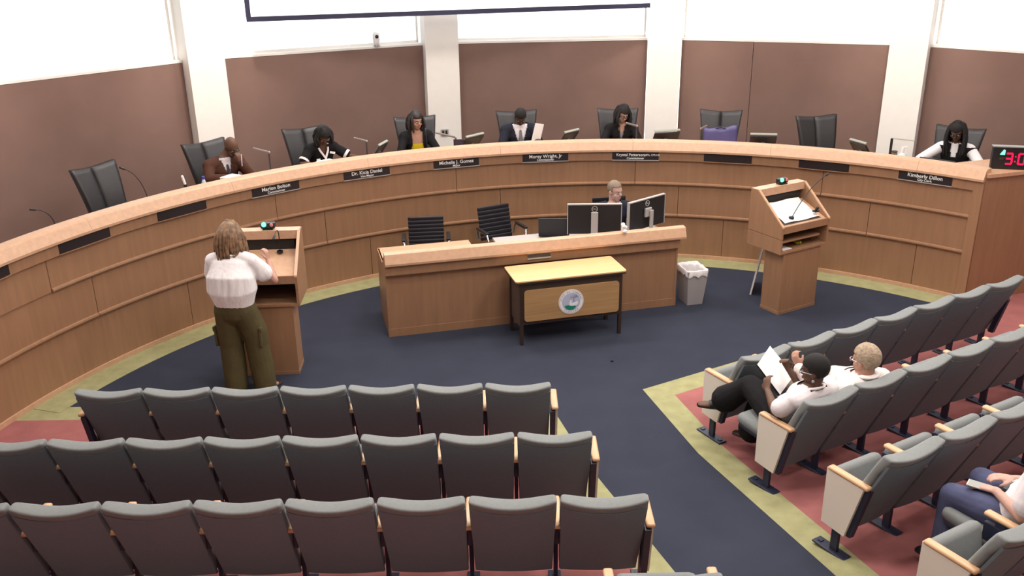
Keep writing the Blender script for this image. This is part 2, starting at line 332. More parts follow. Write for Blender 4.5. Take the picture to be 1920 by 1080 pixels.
# ---------------------------------------------------------------- auditorium seats
def seat_meshes():
    D = {}
    W2 = .255
    def prof(v):   # centre line of the back, v 0 bottom .. 1 top -> (y, z)
        return (-.012-.318*v**1.05, .165+.67*v)
    def shellf(u, v, off):
        y, z = prof(v); wd = W2*(.955+.045*v) ; edge = abs(u)
        z += v*v*.040*(edge**2)-(.0) ; y += off+.018*(1-edge**2)*-1+.0
        return (u*wd, y, z)
    mb = MB().pad(lambda u, v: shellf(u, v*.93, .0), lambda u, v: shellf(u*.985, v*.925, -.018), 8, 8); D['back_shell'] = mb.mesh('back_shell')
    def cf(u, v):
        y, z = prof(v); e = max(abs(u), abs(2*v-1)); puff = .102*(1-.34*abs(u)**4)*(1-(.3*abs(2*v-1)**6 if v < .5 else .08*abs(2*v-1)**6))
        return (u*W2*(.955+.045*v)*(1.0-.02*abs(2*v-1)**4), y+puff-.018*(1-u*u), z+.012+v*v*(.040*u*u))
    def cb(u, v):
        y, z = prof(v); return (u*W2*(.965+.045*v), y-(.0 if v < .88 else .020)-.018*(1-u*u)+.002, z+.016+v*v*.042*u*u-(0 if v < .95 else .012))
    bm_ = MB().pad(cf, cb, 10, 10); me = bm_.mesh('c')
    bm = bmesh.new(); bm.from_mesh(me); ed = [e for e in bm.edges if len(e.link_faces) == 2 and e.calc_face_angle() > .8]
    bmesh.ops.bevel(bm, geom=ed, offset=.020, segments=3, affect='EDGES', profile=.5); me2 = bpy.data.meshes.new('back_cushion'); bm.to_mesh(me2); bm.free(); D['back_cushion'] = me2
    # folded seat
    D['seat_folded'] = MB().box((0, .075, .395), (.44, .085, .36), rx=R_(-12), bev=.035).mesh('seat_cushion')
    D['pan_folded'] = MB().box((0, .118, .37), (.42, .03, .29), rx=R_(-12), bev=.01).mesh('seat_pan')
    D['seat_open'] = MB().box((0, .17, .405), (.46, .46, .09), rx=R_(4), bev=.035).mesh('seat_cushion')
    D['pan_open'] = MB().box((0, .16, .352), (.44, .42, .035), rx=R_(4), bev=.01).mesh('seat_pan')
    x = 0
    D['arm'] = MB().box((0, -.065, .615), (.056, .325, .03), bev=.013).mesh('armrest')
    D['leg'] = MB().box((0, -.005, .315), (.026, .06, .60), bev=.004).box((0, -.03, .50), (.03, .24, .12), bev=.004).mesh('leg')
    D['foot'] = MB().box((0, 0, .008), (.085, .30, .016), bev=.005).box((0, .11, .018), (.03, .03, .01)).box((0, -.11, .018), (.03, .03, .01)).mesh('foot_plate')
    pr = [(.10, .615), (.098, .20), (-.095, .19), (-.20, .615)]
    D['panel'] = MB().prism(pr, -.012, .012, 'x').mesh('end_panel')
    D['post'] = MB().prism([(-.075, .19), (-.185, .61), (-.23, .59), (-.13, .19)], -.02, .02, 'x').mesh('post')
    for k, m, sm in (('back_shell', FABD, 1), ('back_cushion', FAB, 1), ('seat_folded', FAB, 1), ('pan_folded', NAVY, 0), ('seat_open', FAB, 1), ('pan_open', NAVY, 0), ('arm', ARM, 1), ('leg', NAVY, 0), ('foot', NAVY, 0), ('panel', CREAM, 0), ('post', NAVY, 0)):
        D[k].materials.append(m)
        if sm: D[k].polygons.foreach_set('use_smooth', [True]*len(D[k].polygons)); D[k].set_sharp_from_angle(angle=R_(50))
    return D
SM = seat_meshes(); PT = .529
def part(name, me, parent, x=0):
    o = bpy.data.objects.new(name, me); COL.objects.link(o); o.parent = parent; o.location = (x, 0, 0); return o
def seat(pos, rz, label, group, open_=False, sides=(1, 0), ends=(0, 0)):
    t = thing('auditorium_seat', label, 'seat', pos, rz, group)
    part('back_shell', SM['back_shell'], t); part('back_cushion', SM['back_cushion'], t)
    part('seat_cushion', SM['seat_open' if open_ else 'seat_folded'], t); part('seat_pan', SM['pan_open' if open_ else 'pan_folded'], t)
    for s, has, end in ((-1, sides[0], ends[0]), (1, sides[1], ends[1])):
        if not has: continue
        x = s*PT/2+(s*(.026 if rz == 0 else .002) if end else 0)
        part('armrest', SM['arm'], t, x); lg = part('leg', SM['leg'], t, x-(s*.016 if end else 0)); part('foot_plate', SM['foot'], lg)
        if end: part('end_panel', SM['panel'], t, x+s*.012); part('end_post', SM['post'], t, x-s*.015)
    return t
ordn = ['first', 'second', 'third', 'fourth', 'fifth', 'sixth', 'seventh', 'eighth', 'ninth']
# left block: rows face +y, counted from the aisle
for r, (yf, xr, n) in enumerate(((6.66, .30, 7), (5.73, .54, 9), (4.80, .78, 9), (3.95, 1.02, 1))):
    rn = ['front row', 'second row', 'third row', 'row nearest the camera'][r]
    for i in range(n):
        x = xr-PT*(i+.5); z = fz(x, yf)
        lab = 'empty grey folding seat, %s from aisle, %s, left block' % (ordn[i], rn)
        seat((x, yf, z), 0, lab, 'seats in the %s of the left block' % rn, sides=(1, 1 if i == 0 else 0), ends=(1 if (r == 0 and i == n-1) else 0, 1 if i == 0 else 0))
OCC = {(1, 0): 'dark haired woman holding papers', (1, 1): 'fair haired person in a white jacket', (3, 1): 'person in jeans'}
for r, (dp, e_, n) in enumerate(((-5.281, 4.93, 7), (-4.344, 4.65, 8), (-3.423, 4.36, 5), (-2.49, 4.07, 2))):
    rn = ['front row', 'second row', 'third row', 'fourth row'][r]
    for i in range(n):
        c = ER*(e_+PT*(i+.5))+NR*dp; z = fz(c.x, c.y); oc = OCC.get((r, i))
        lab = '%s grey folding seat, %s from aisle, %s, right block' % ('occupied' if oc else 'empty', ordn[i], rn)
        seat((c.x, c.y, z), ROWA, lab, 'seats in the %s of the right block' % rn, open_=bool(oc), sides=(1, 1 if i == n-1 else 0), ends=(1 if i == 0 else 0, 1 if (i == n-1 and r == 0) else 0))
SR = lambda r, i: ER*([4.93, 4.65, 4.36, 4.07][r]+PT*(i+.5))+NR*[-5.281, -4.344, -3.423, -2.49][r]
# ---------------------------------------------------------------- clerk's desk
DA = R_(13.8)
desk = thing('clerk_desk', 'long oak staff desk with raised front rail in the well', 'desk', (-1.358, 9.242, 0), DA)
DL = 3.38
MB().box((DL/2, .02, .42), (DL, .03, .66)).obj('front_panel', WOOD, desk)
MB().box((DL/2, .012, .045), (DL+.006, .03, .09)).obj('kick_board', WOOD, desk)
MB().box((DL/2, -.02, .79), (DL, .06, .12)).obj('front_band', WOOD, desk)
def capprof(y): return [(-.085, .845), (-.087, .868), (-.045, .965), (-.025, .975), (.03, .975), (.03, .845)]
MB().prism(capprof(0), .0, DL+.06, 'x').obj('top_rail', TRIM, desk)
for x in (.012, DL-.012): MB().prism([(.0, 0), (.0, .84), (.03, .94), (.26, .78), (.76, .78), (.76, 0)], x-.012, x+.012, 'x').obj('side_panel', WOOD, desk)
MB().box((.54, .40, .765), (1.06, .76, .03)).obj('worktop', TRIM, desk)
MB().box((DL-1.02, .40, .765), (2.0, .76, .03)).obj('worktop', mat('grey_laminate', (.42, .38, .37), .5), desk, label='grey laminate worktop section')
MB().box((1.62, .33, .785), (1.25, .5, .006)).obj('desk_mat', mat('mat_grey', (.45, .41, .41), .5), desk)
MB().box((DL/2, .7, .45), (DL-.06, .02, .3)).obj('modesty_panel', WOOD, desk)
o = MB(); o.box((1.70, -.055, .835), (.27, .012, .012)).box((1.70, -.055, .775), (.27, .012, .016)); o.obj('outlet_trim', SILV, desk)
MB().box((1.70, -.052, .803), (.26, .01, .045)).obj('outlet_box', mat('outlet_dark', (.06, .05, .05), .4), desk)
# monitors
def monitor(loc, rz, label, w=.62, h=.355, z0=.065, logo=True, arm=False):
    t = thing('monitor', label, 'monitor', loc, rz, 'monitors on the staff desk')
    MB().box((0, .012, z0+h/2), (w, .03, h), bev=.006).obj('screen_housing', BLACK, t)
    fr = MB(); fr.box((0, .008, z0+h), (w+.006, .038, .012)); fr.box((-w/2, .008, z0+h/2), (.008, .038, h)); fr.box((w/2, .008, z0+h/2), (.008, .038, h)); fr.obj('bezel', SILV, t)
    MB().box((0, .0285, z0+h/2), (w-.02, .002, h-.02)).obj('display', mat('screen_glow', (.02, .02, .03), .2, emit=(.5, .6, .8), es=.6), t)
    st = MB()
    if arm: st.box((-.0, -.02, z0+h*.55), (.11, .03, .11), bev=.01).box((.03, -.05, z0+h*.2), (.055, .02, h*.85), bev=.005)
    else: st.box((0, -.02, z0+h*.30), (.08, .02, h*.9), bev=.005)
    st.obj('stand', SILV, t); MB().box((0, -.02, .008), (.24, .18, .014), bev=.006).obj('base', SILV, t)
    if logo:
        lg = MB(); lg.tube([(.032*cos(a), -.006, z0+h-.055+.032*sin(a)) for a in [k*pi/12 for k in range(25)]], [(.004, .004)]*25, n=6, caps=False); e = lg.obj('logo_ring', SILV, t)
        text_obj('DELL', .024, SILV, t, (0, -.006, z0+h-.055), (pi/2, 0, 0), name='logo_lettering')
monitor((.965, 10.19, .788), R_(-1), 'wide black monitor seen from behind, left of the pair')
monitor((1.60, 10.40, .788), R_(40), 'black monitor turned to the right, right of the pair', arm=True)
t = thing('laptop', 'dark open laptop lid left of the wide monitor on the desk', 'laptop', (.50, 10.28, .788), R_(-4))
MB().box((0, .14, .01), (.34, .24, .018), bev=.004).obj('keyboard_base', BLACK, t); MB().box((0, -.0, .12), (.36, .012, .24), rx=R_(10), bev=.004).obj('lid', BLACK, t)
def paper(loc, rz, label, sx=.216, sy=.28, th=.004, m=PAPER, group=None, rx=0):
    o = MB().box((0, 0, th/2), (sx, sy, th)).obj('paper', m, None, label=label, cat='paper', group=group); o.location = loc; o.rotation_euler = (rx, 0, rz); return o
paper((.13, 9.80, .790), .2, 'white papers with a dark clip on the grey desk mat'); 
t = thing('stapler', 'small dark stapler beside the white papers on the desk', 'stapler', (.30, 9.82, .7885), .5)
MB().box((0, 0, .01), (.13, .03, .018), bev=.004).obj('stapler_base', BLACK, t); MB().box((0, 0, .036), (.12, .03, .02), ry=R_(-8), bev=.006).obj('stapler_arm', SILV, t)
t = thing('tissue', 'crumpled white tissue on the desk rail between the two monitors', 'tissue', (1.27, 9.84, .976), .3)
mb = MB(); 
for k in range(5): mb.ball((random.uniform(-.02, .02), random.uniform(-.02, .02), .02+.018*k), (.026, .022, .022), seg=8)
mb.obj('tissue_crumple', PAPER, t, smooth='full')
# office chairs behind the desk
def office_chair(loc, rz, label, top=.98, w=.44):
    t = thing('office_chair', label, 'chair', loc, rz, 'black ribbed chairs behind the staff desk')
    mb = MB(); n = 8
    for k in range(n):
        z = .52+(top-.52)*(k+.5)/n; y = -.19-.10*(k/n)
        mb.box((0, y, z), (w, .035, (top-.52)/n*1.12), rx=R_(-6), bev=.014)
    mb.obj('backrest', mat('ribbed_leather', (.022, .02, .026), .4), t, smooth=True)
    MB().box((0, .02, .45), (.46, .46, .07), bev=.03).obj('seat', LEATH, t, smooth=True)
    for s in (-1, 1):
        curve_tube('armrest_frame', [(s*.25, -.2, .56), (s*.27, -.18, .68), (s*.27, .1, .68), (s*.25, .14, .5), (s*.22, .1, .44)], .013, CHROME, t)
        MB().box((s*.27, -.03, .70), (.05, .28, .022), bev=.008).obj('arm_pad', BLACK, t)
    MB().cyl((0, 0, .1), (0, 0, .42), .025).obj('gas_column', CHROME, t)
    for k in range(5):
        a = k*2*pi/5+.3; lg = MB().tube([(0, 0, .12), (.26*cos(a), .26*sin(a), .075)], [(.022, .022), (.016, .016)]).obj('base_leg', CHROME, t)
        MB().cyl((.27*cos(a), .27*sin(a)-.02, .03), (.27*cos(a), .27*sin(a)+.02, .03), .03).obj('caster', BLACK, lg)
    return t
office_chair((-1.03, 10.62, 0), R_(185), 'black ribbed office chair at left behind the desk', top=.88)
office_chair((-.10, 10.93, 0), R_(207), 'black ribbed office chair nearer the middle behind the desk', top=.93)
office_chair((1.30, 11.05, 0), R_(190), 'black office chair under the man behind the monitors')
# waste bin
t = thing('waste_bin', 'grey waste bin with a white liner beside the desk', 'bin', (2.13, 10.17, 0), R_(14))
V = []; mb = MB()
for z, a, b in ((0, .095, .12), (.43, .13, .165)): V += [(-a, -b, z), (a, -b, z), (a, b, z), (-a, b, z)]
V += [(x*.95, y*.95, .43) for x, y, z in V[4:8]]+[(x*.93, y*.93, .02) for x, y, z in V[0:4]]
mb.add(V, [(0, 1, 2, 3)]+[(i, (i+1) % 4, 4+(i+1) % 4, 4+i) for i in range(4)]+[(4+i, 4+(i+1) % 4, 8+(i+1) % 4, 8+i) for i in range(4)]+[(8+i, 8+(i+1) % 4, 12+(i+1) % 4, 12+i) for i in range(4)]+[(12, 13, 14, 15)])
mb.obj('bin_body', mat('grey_bin', (.40, .37, .37), .5), t)
mb = MB(); V = []; N = 28
for k, (s, z) in enumerate(((1.07, .37), (1.08, .435), (1.0, .445), (.86, .40), (.8, .25))):
    for j in range(N):
        q = 2*pi*j/N; cx, cy = cos(q), sin(q); m_ = max(abs(cx), abs(cy)); r = 1+.03*sin(7*q+k)+.02*cos(13*q)
        V.append((cx/m_*.13*s*r*.97, cy/m_*.165*s*r*.97, z+.015*sin(9*q+k)*(1 if k in (0, 3) else .3)))
mb.add(V, [(k*N+j, k*N+(j+1) % N, (k+1)*N+(j+1) % N, (k+1)*N+j) for k in range(4) for j in range(N)]).obj('bin_liner', mat('liner', (.72, .69, .70), .35), t, smooth='full')
# ---------------------------------------------------------------- small table with seal
tb = thing('table', 'small light wood table with dark frame and round seal', 'table', (.045, 8.941, 0), R_(14.5))
def rrect(w_, h_, r, cx=0, cy=0, n=5):
    o = []
    for sx, sy, a0 in ((1, -1, -90), (1, 1, 0), (-1, 1, 90), (-1, -1, 180)):
        for k in range(n+1):
            a = R_(a0+90*k/n); o.append((cx+sx*(w_/2-r)+r*cos(a), cy+sy*(h_/2-r)+r*sin(a)))
    return o
MB().prism(rrect(1.235, .50, .03, .61, .24), .715, .742, 'z').obj('tabletop', TABLE, tb)
MB().prism(rrect(1.237, .502, .031, .61, .24), .708, .728, 'z').obj('edge_band', BROWN, tb)
for x in (.06, 1.17):
    for y in (.03, .44): MB().box((x, y, .355), (.035, .035, .71)).obj('leg', BROWN, tb)
MB().box((.615, .03, .675), (1.11, .03, .07)).box((.615, .44, .675), (1.11, .03, .07)).box((.06, .235, .675), (.03, .41, .07)).box((1.17, .235, .675), (.03, .41, .07)).obj('apron', BROWN, tb)
MB().box((.06, .235, .44), (.012, .39, .50)).obj('side_plate', mat('brown_plate', (.085, .055, .042), .6), tb)
MB().box((.615, .012, .45), (1.11, .008, .42)).obj('panel_backing', BROWN, tb)
pn = MB().prism(rrect(1.06, .355, .035, .615, .455), -.008, .006, 'y').obj('modesty_panel', mat('panel_laminate', (.40, .235, .105), .45, noise=.18, nscale=3, stretch=(.5, 6, 12)), tb)
# seal (its own disc, with relief pieces)
seal = bpy.data.objects.new('seal', None); COL.objects.link(seal); seal.parent = tb; seal.location = (.60, -.012, .455); seal['label'] = 'round white seal with a pale heron on blue and green'
def disc(r, y, m, nm, n=40): return MB().prism([(r*cos(2*pi*k/n), r*sin(2*pi*k/n)) for k in range(n)], y, y+.004, 'y').obj(nm, m, seal)
disc(.140, 0, mat('seal_white', (.80, .77, .78), .5), 'seal_ring'); disc(.134, -.001, mat('seal_blue_line', (.25, .27, .42), .5), 'seal_line'); disc(.131, -.002, MATS['seal_white'], 'seal_band')
disc(.100, -.003, MATS['seal_blue_line'], 'inner_line'); disc(.097, -.004, mat('seal_sky', (.44, .47, .62), .5), 'seal_field')
def flat(pts, m, nm, y=-.0055): return MB().prism(pts, y, y+.002, 'y').obj(nm, m, seal)
flat([(-.075, -.045), (-.06, -.036), (-.03, -.034), (.0, -.045), (.04, -.048), (.055, -.055), (.045, -.075), (.02, -.09), (-.02, -.092), (-.055, -.075)], mat('seal_green', (.01, .20, .14), .5), 'green_land')
flat([(-.02, -.04), (-.022, -.01), (-.012, .015), (.0, .02), (.006, .006), (-.002, -.008), (.012, -.018), (.04, -.008), (.07, .0), (.078, -.02), (.06, -.042), (.02, -.048)], MATS['seal_white'], 'white_bird', -.006)
for k in range(7):
    a = R_(15+k*28); flat([(.03, .045), (.03+.04*cos(a)-.006*sin(a), .05+.035*sin(a)+.006*cos(a)), (.03+.05*cos(a), .05+.04*sin(a)-.008)], mat('seal_palm', (.20, .24, .36), .5), 'palm_frond')
flat([(.024, .045), (.03, .045), (.034, -.005), (.026, -.005)], MATS['seal_palm'], 'palm_trunk')
def ringtext(s, r, a0, a1, sz, flip=False):
    for k, ch in enumerate(s):
        if ch == ' ': continue
        a = R_(a0+(a1-a0)*k/(len(s)-1)); t_ = text_obj(ch, sz, MATS['seal_blue_line'], seal, (r*cos(a), -.004, r*sin(a)), (0, 0, 0), name='seal_letter', ext=.0006)
        t_.rotation_mode = 'XYZ'; t_.matrix_local = Matrix.Translation((r*cos(a), -.0035, r*sin(a))) @ Matrix.Rotation(pi/2, 4, 'X') @ Matrix.Rotation((a+pi/2) if flip else (a-pi/2), 4, 'Z')
ringtext('CITY OF TAMARAC', .116, 165, 15, .024); ringtext('FLORIDA', .116, 232, 308, .024, True)

# ---------------------------------------------------------------- lecterns
def lectern(loc, rz, label, shelf=True):
    t = thing('lectern', label, 'lectern', loc, rz, 'oak lecterns in the well')
    MB().box((0, .14, .37), (.585, .28, .74)).obj('pedestal', WOOD, t)
    MB().box((0, .14, .018), (.592, .288, .036)).obj('pedestal_base', WOOD, t)
    W = .358
    for s in (-1, 1):
        MB().prism([(-.02, .745), (-.02, .915), (.50, .915), (.50, .745)], s*W-.012, s*W+.012, 'x').obj('lower_side', WOOD, t)
        MB().prism([(-.02, .92), (-.02, 1.065), (.385, 1.40), (.50, 1.40), (.50, .92)], s*W-.012, s*W+.012, 'x').obj('hood_side', WOOD, t)
        MB().prism([(-.026, 1.05), (-.022, 1.068), (.383, 1.404), (.40, 1.40)], s*W-.014, s*W+.014, 'x').obj('side_edge', TRIM, t)
    MB().box((0, .24, .757), (.694, .52, .024)).obj('hood_bottom', WOOD, t)
    MB().box((0, .49, 1.07), (.694, .02, .63)).obj('hood_back', WOOD, t)
    MB().box((0, .44, 1.39), (.716, .125, .025)).obj('top_board', TRIM, t)
    MB().box((0, .385, 1.35), (.692, .016, .07)).obj('top_rail', TRIM, t)
    MB().box((0, -.008, 1.02), (.694, .022, .08)).obj('front_lip', WOOD, t)
    MB().add([(x, y, z) for x in (-.345, .345) for y, z in ((.0, 1.045), (.40, 1.20), (.40, 1.185), (.0, 1.03))], [(0, 1, 2, 3), (4, 5, 6, 7), (0, 1, 5, 4), (1, 2, 6, 5), (2, 3, 7, 6), (3, 0, 4, 7)]).obj('reading_slope', TRIM, t)
    MB().box((0, .44, 1.25), (.60, .08, .16)).obj('slot_shade', DARK, t)  # dark block put in for the shade of the cavity
    MB().box((0, .30, .96), (.69, .36, .02)).obj('bay_shade_top', DARK, t)  # dark sheet giving the bay its shade under the slope
    if shelf: MB().box((-.02, .20, .87), (.59, .36, .022)).obj('inner_shelf', WOOD, t)
    MB().box((0, .47, .865), (.69, .012, .2)).obj('bay_shade_back', DARK, t)  # dark sheet before the wood back, shade put in as colour
    return t
GREEN = mat('green_lamp', (.02, .3, .1), .3, emit=(.08, 1, .35), es=5); RED = mat('red_lamp', (.3, .05, .05), .3, emit=(.6, .2, .2), es=.5)
L1 = lectern((-2.455, 8.352, 0), R_(3), 'oak lectern the woman in the white blouse stands at', False)
L2 = lectern((3.30, 9.851, 0), R_(29.9), 'oak lectern at right covered with white papers')
def signal(par_loc, rz, label):
    t = thing('signal_light', label, 'light', par_loc, rz, 'speaker timing lights')
    MB().box((0, 0, .04), (.14, .06, .055), bev=.006).obj('lamp_housing', BLACK, t)
    MB().box((0, .0, .006), (.1, .08, .012)).obj('foot', BLACK, t)
    MB().ball((-.035, -.03, .055), .024, seg=12).obj('green_lamp', GREEN, t, smooth='full'); MB().ball((.04, -.03, .05), .018, seg=12).obj('red_lamp', RED, t, smooth='full')
def Lx(t, v): return Matrix.Translation(t.location) @ Matrix.Rotation(t.rotation_euler.z, 4, 'Z') @ Vector(v)
signal(Lx(L1, (.05, .44, 1.403)), R_(3), 'green timing light on the lectern in front of the woman')
signal(Lx(L2, (.04, .44, 1.403)), R_(29.9), 'green timing light on top of the right lectern')
def goose(loc, pts, label, r=.005, head=.012, group='gooseneck microphones'):
    t = thing('gooseneck_microphone', label, 'microphone', loc, 0, group)
    MB().cyl((0, 0, 0), (0, 0, .02), .03).obj('mic_base', BLACK, t); curve_tube('neck', pts, r, BLACK, t)
    e = Vector(pts[-1]); d = (e-Vector(pts[-2])).normalized(); MB().tube([e, e+d*.04], [(head, head)]*2).obj('mic_head', BLACK, t, smooth='full')
goose(Lx(L1, (.16, .34, 1.185)), bez((0, 0, 0), (.02, .02, .34), (-.0, -.14, .22)), 'black gooseneck microphone on the lectern before the woman')
goose(Lx(L2, (-.12, .10, 1.10)), bez((0, 0, 0), (.25, .30, .28), (.52, .52, .36)), 'long thin gooseneck microphone across the white papers')
t = thing('phone_holder', 'small black card reader on the woman\'s lectern slope', 'device', Lx(L1, (-.02, .14, 1.105)), R_(3))
MB().box((0, 0, .03), (.10, .06, .05), bev=.01).obj('device_body', BLACK, t); MB().box((0, -.01, .062), (.06, .02, .02), bev=.005).obj('device_top', BLACK, t)
pp = MB()
V = []; n = 8
for j in range(n+1):
    for i in range(n+1):
        V.append((-.27+.54*i/n, -.17+.36*j/n, .012*sin(i*1.1+j)*.5+.012+(.02 if j == n else 0)))
pp.add(V, [(j*(n+1)+i, j*(n+1)+i+1, (j+1)*(n+1)+i+1, (j+1)*(n+1)+i) for j in range(n) for i in range(n)])
o = pp.obj('papers', PAPER, None, smooth='full', label='wide white sheets spread over the right lectern slope', cat='paper'); o.location = Lx(L2, (-.0, .21, 1.13)); o.rotation_euler = (R_(21), 0, R_(29.9))
o = MB().box((0, 0, .0), (.58, .36, .012)).obj('clipboard', mat('board_brown', (.12, .08, .06), .6), None, label='dark board under the white sheets on the right lectern', cat='board'); o.location = Lx(L2, (0, .205, 1.118)); o.rotation_euler = (R_(21), 0, R_(29.9))
t = thing('small_microphone', 'small black desk microphone at the lower corner of the white papers', 'microphone', Lx(L2, (.24, .08, 1.125)), R_(29.9))
MB().box((0, 0, .01), (.07, .05, .02), bev=.005).obj('mic_foot', BLACK, t); MB().tube([(0, 0, .02), (.0, -.02, .05)], [(.014, .014), (.018, .018)]).obj('mic_head', BLACK, t, smooth='full')
paper(Lx(L2, (-.22, .08, .77)), R_(35), 'white sheet inside the open bay of the right lectern', .14, .12)
t = thing('flower_clip', 'yellow green flower clip inside the right lectern bay', 'clip', Lx(L2, (.04, .12, .77)), .4)
mb = MB()
for k in range(5): a = k*2*pi/5; mb.ball((.03*cos(a), .03*sin(a), .018), (.022, .022, .01), seg=8)
mb.obj('petals', mat('lime', (.45, .55, .03), .5), t, smooth='full'); MB().ball((0, 0, .024), .013, seg=8).obj('flower_centre', mat('lime_dark', (.25, .35, .02), .5), t)
t = thing('display_board', 'thin white board leaning against the right lectern pedestal', 'board', (2.90, 10.34, 0), R_(-21))
MB().box((.02, .22, .33), (.012, .44, .66), ry=R_(9)).xf(Matrix.Translation((.02, 0, .0))).obj('board_sheet', mat('board_grey', (.42, .42, .46), .6), t)
MB().box((.02, .0, .33), (.02, .014, .665), ry=R_(9)).xf(Matrix.Translation((.02, 0, .0))).obj('board_edge', PAPER, t)

# ---------------------------------------------------------------- dais chairs
def exec_chair(a, r, turn, label):
    l = P(a, r, .55); t = thing('executive_chair', label, 'chair', l, pi-R_(a)+R_(turn), 'black leather chairs behind the dais')
    def f(s):
        def g(u, v, off):
            uu = s*(.5+.5*u) if s > 0 else -(.5-.5*u)
            wd = .225+.075*v**1.3; x = uu*wd; crease = -.012*(1-abs(uu))**10 if off > 0 else 0
            y = -.16-.17*v-.035*(v-.5)**2+off+.05*uu*uu+crease
            if off > 0: y += .02*math.sin(pi*min(1, v*1.02))-.012*(abs(2*abs(uu)-1))**3
            z = .50+.64*v+v*v*.035*abs(uu)**1.5
            return (x, y, z)
        return g
    for s in (-1, 1):
        g = f(s); MB().pad(lambda u, v: g(u, v, .035), lambda u, v: g(u, v, -.03), 8, 12).obj('back_half', LEATH, t, smooth='full')
    MB().box((0, .04, .445), (.50, .48, .09), bev=.04).obj('seat', LEATH, t, smooth=True)
    for s in (-1, 1):
        MB().tube([(s*.28, -.20, .60), (s*.30, -.05, .675), (s*.29, .16, .66), (s*.27, .20, .60)], [(.03, .02), (.035, .02), (.035, .018), (.03, .016)], side=(1, 0, 0)).obj('armrest', LEATH, t, smooth='full')
        MB().tube([(s*.27, .12, .63), (s*.26, .06, .46), (s*.2, .0, .41)], [(.02, .02)]*3).obj('arm_support', SILV, t, smooth='full')
    MB().cyl((0, 0, .1), (0, 0, .41), .03).obj('gas_column', CHROME, t)
    for k in range(5):
        q = k*2*pi/5; lg = MB().tube([(0, 0, .12), (.28*cos(q), .28*sin(q), .08)], [(.03, .02), (.02, .015)]).obj('base_leg', BLACK, t, smooth='full')
        MB().cyl((.29*cos(q)-.02, .29*sin(q), .03), (.29*cos(q)+.02, .29*sin(q), .03), .03).obj('caster', BLACK, lg)
    return t
for a, r, tn, lab in ((-53.0, 7.02, 9, 'empty black leather chair at the left end of the dais'), (-41.4, 7.2, 8, 'black leather chair behind the bald man in brown'), (-31.2, 7.2, 0, 'black leather chair behind the woman in black and white'),
                  (-19.2, 7.2, -5, 'black leather chair behind the woman in the yellow top'), (-7.6, 7.2, 0, 'black leather chair behind the man in a dark suit'), (3.75, 7.2, 0, 'black leather chair behind the woman in glasses'),
                  (15.1, 7.2, 0, 'empty black leather chair with a purple bag before it'), (26.5, 7.2, 38, 'empty black leather chair turned sideways right of the purple bag'), (39.2, 7.2, 0, 'black leather chair behind the woman in white sleeves')):
    exec_chair(a, r, tn, lab)
# ---------------------------------------------------------------- things on the dais
def dm(a, r, w_, turn, label, h=.24, z=1.30):
    t = thing('small_monitor', label, 'monitor', P(a, r, z), pi-R_(a)+R_(turn), 'small tilted screens on the dais')
    MB().box((0, -.04, .20), (w_, .022, h), rx=R_(-36), bev=.005).obj('screen_back', BLACK, t)
    MB().box((0, -.05, .208), (w_-.02, .004, h-.02), rx=R_(-36)).obj('display', mat('dais_display', (.25, .27, .28), .25), t)
    MB().box((0, -.03, .192), (.05, .006, .03), rx=R_(-36)).obj('logo_plate', SILV, t)
    MB().box((0, .12*0-w_*.0, .215+h*.40), (w_, .03, .012), rx=R_(-36)).xf(Matrix.Translation((0, .028, .012))).obj('top_edge', mat('edge_grey', (.30, .31, .27), .4), t); MB().box((0, -.03, .10), (.05, .03, .20)).obj('stand', BLACK, t); MB().box((0, -.02, .008), (.18, .14, .016)).obj('base', BLACK, t)
dm(-25.4, 6.42, .30, 50, 'small tilted screen right of the woman in black and white'); dm(-14.2, 6.42, .34, 34, 'small tilted screen left of the man in a dark suit')
dm(-2.4, 6.42, .30, 44, 'small tilted screen right of the man in a dark suit'); dm(9.2, 6.42, .36, 22, 'small tilted screen right of the woman in glasses')
dm(20.5, 6.42, .34, 10, 'small tilted screen right of the purple bag'); dm(31.2, 6.42, .30, -38, 'small tilted screen right of the turned empty chair')
t = thing('name_tent', 'dark upright tablet right of the woman in the yellow top', 'tablet', P(-16.0, 6.4, 1.30), pi-R_(-16)+R_(-15)); MB().box((0, 0, .155), (.15, .014, .26), rx=R_(-8), bev=.004).obj('tablet_body', mat('tablet_violet', (.05, .04, .07), .4), t); MB().box((0, .0, .01), (.15, .10, .02)).obj('tablet_foot', BLACK, t)
def barmic(a0, z0, a1, z1, label, r=6.4, r1=6.3):
    p0 = P(a0, r, 1.30); p1 = P(a0, r, z0); p2 = P(a1, r1, z1); t = thing('boom_microphone', label, 'microphone', p0, 0, 'bar microphones on the dais')
    MB().cyl((0, 0, 0), (0, 0, .015), .045).obj('mic_base', BLACK, t)
    MB().tube([(0, 0, 0), p1-p0], [(.011, .011)]*2).obj('upright', mat('dark_grey_metal', (.06, .05, .05), .4), t); MB().tube([p1-p0, p2-p0], [(.014, .014), (.012, .012)]).obj('mic_bar', mat('grey_metal', (.22, .20, .19), .4), t)
    MB().ball(p1-p0, .017, seg=10).obj('joint', SILV, t)
barmic(-38.7, 1.70, -40.8, 1.80, 'grey bar microphone on an upright, right of the bald man'); barmic(-27.2, 1.67, -28.9, 1.75, 'grey bar microphone on an upright, right of the woman in black')
barmic(-16.4, 1.61, -19.0, 1.71, 'thin bar microphone reaching to the woman in yellow'); barmic(5.6, 1.68, 4.3, 1.74, 'grey bar microphone at the chin of the woman in glasses')
barmic(13.3, 1.66, 13.9, 1.72, 'short bar microphone left of the purple bag')
def dg(a, pts, label, r=6.4):
    M = Matrix.Rotation(pi-R_(a), 4, 'Z'); goose(P(a, r, 1.30), [M @ Vector(p) for p in pts], label)
dg(-52.6, bez((0, 0, 0), (.02, .0, .42), (.17, -.12, .50)), 'gooseneck microphone right of the empty left chair')
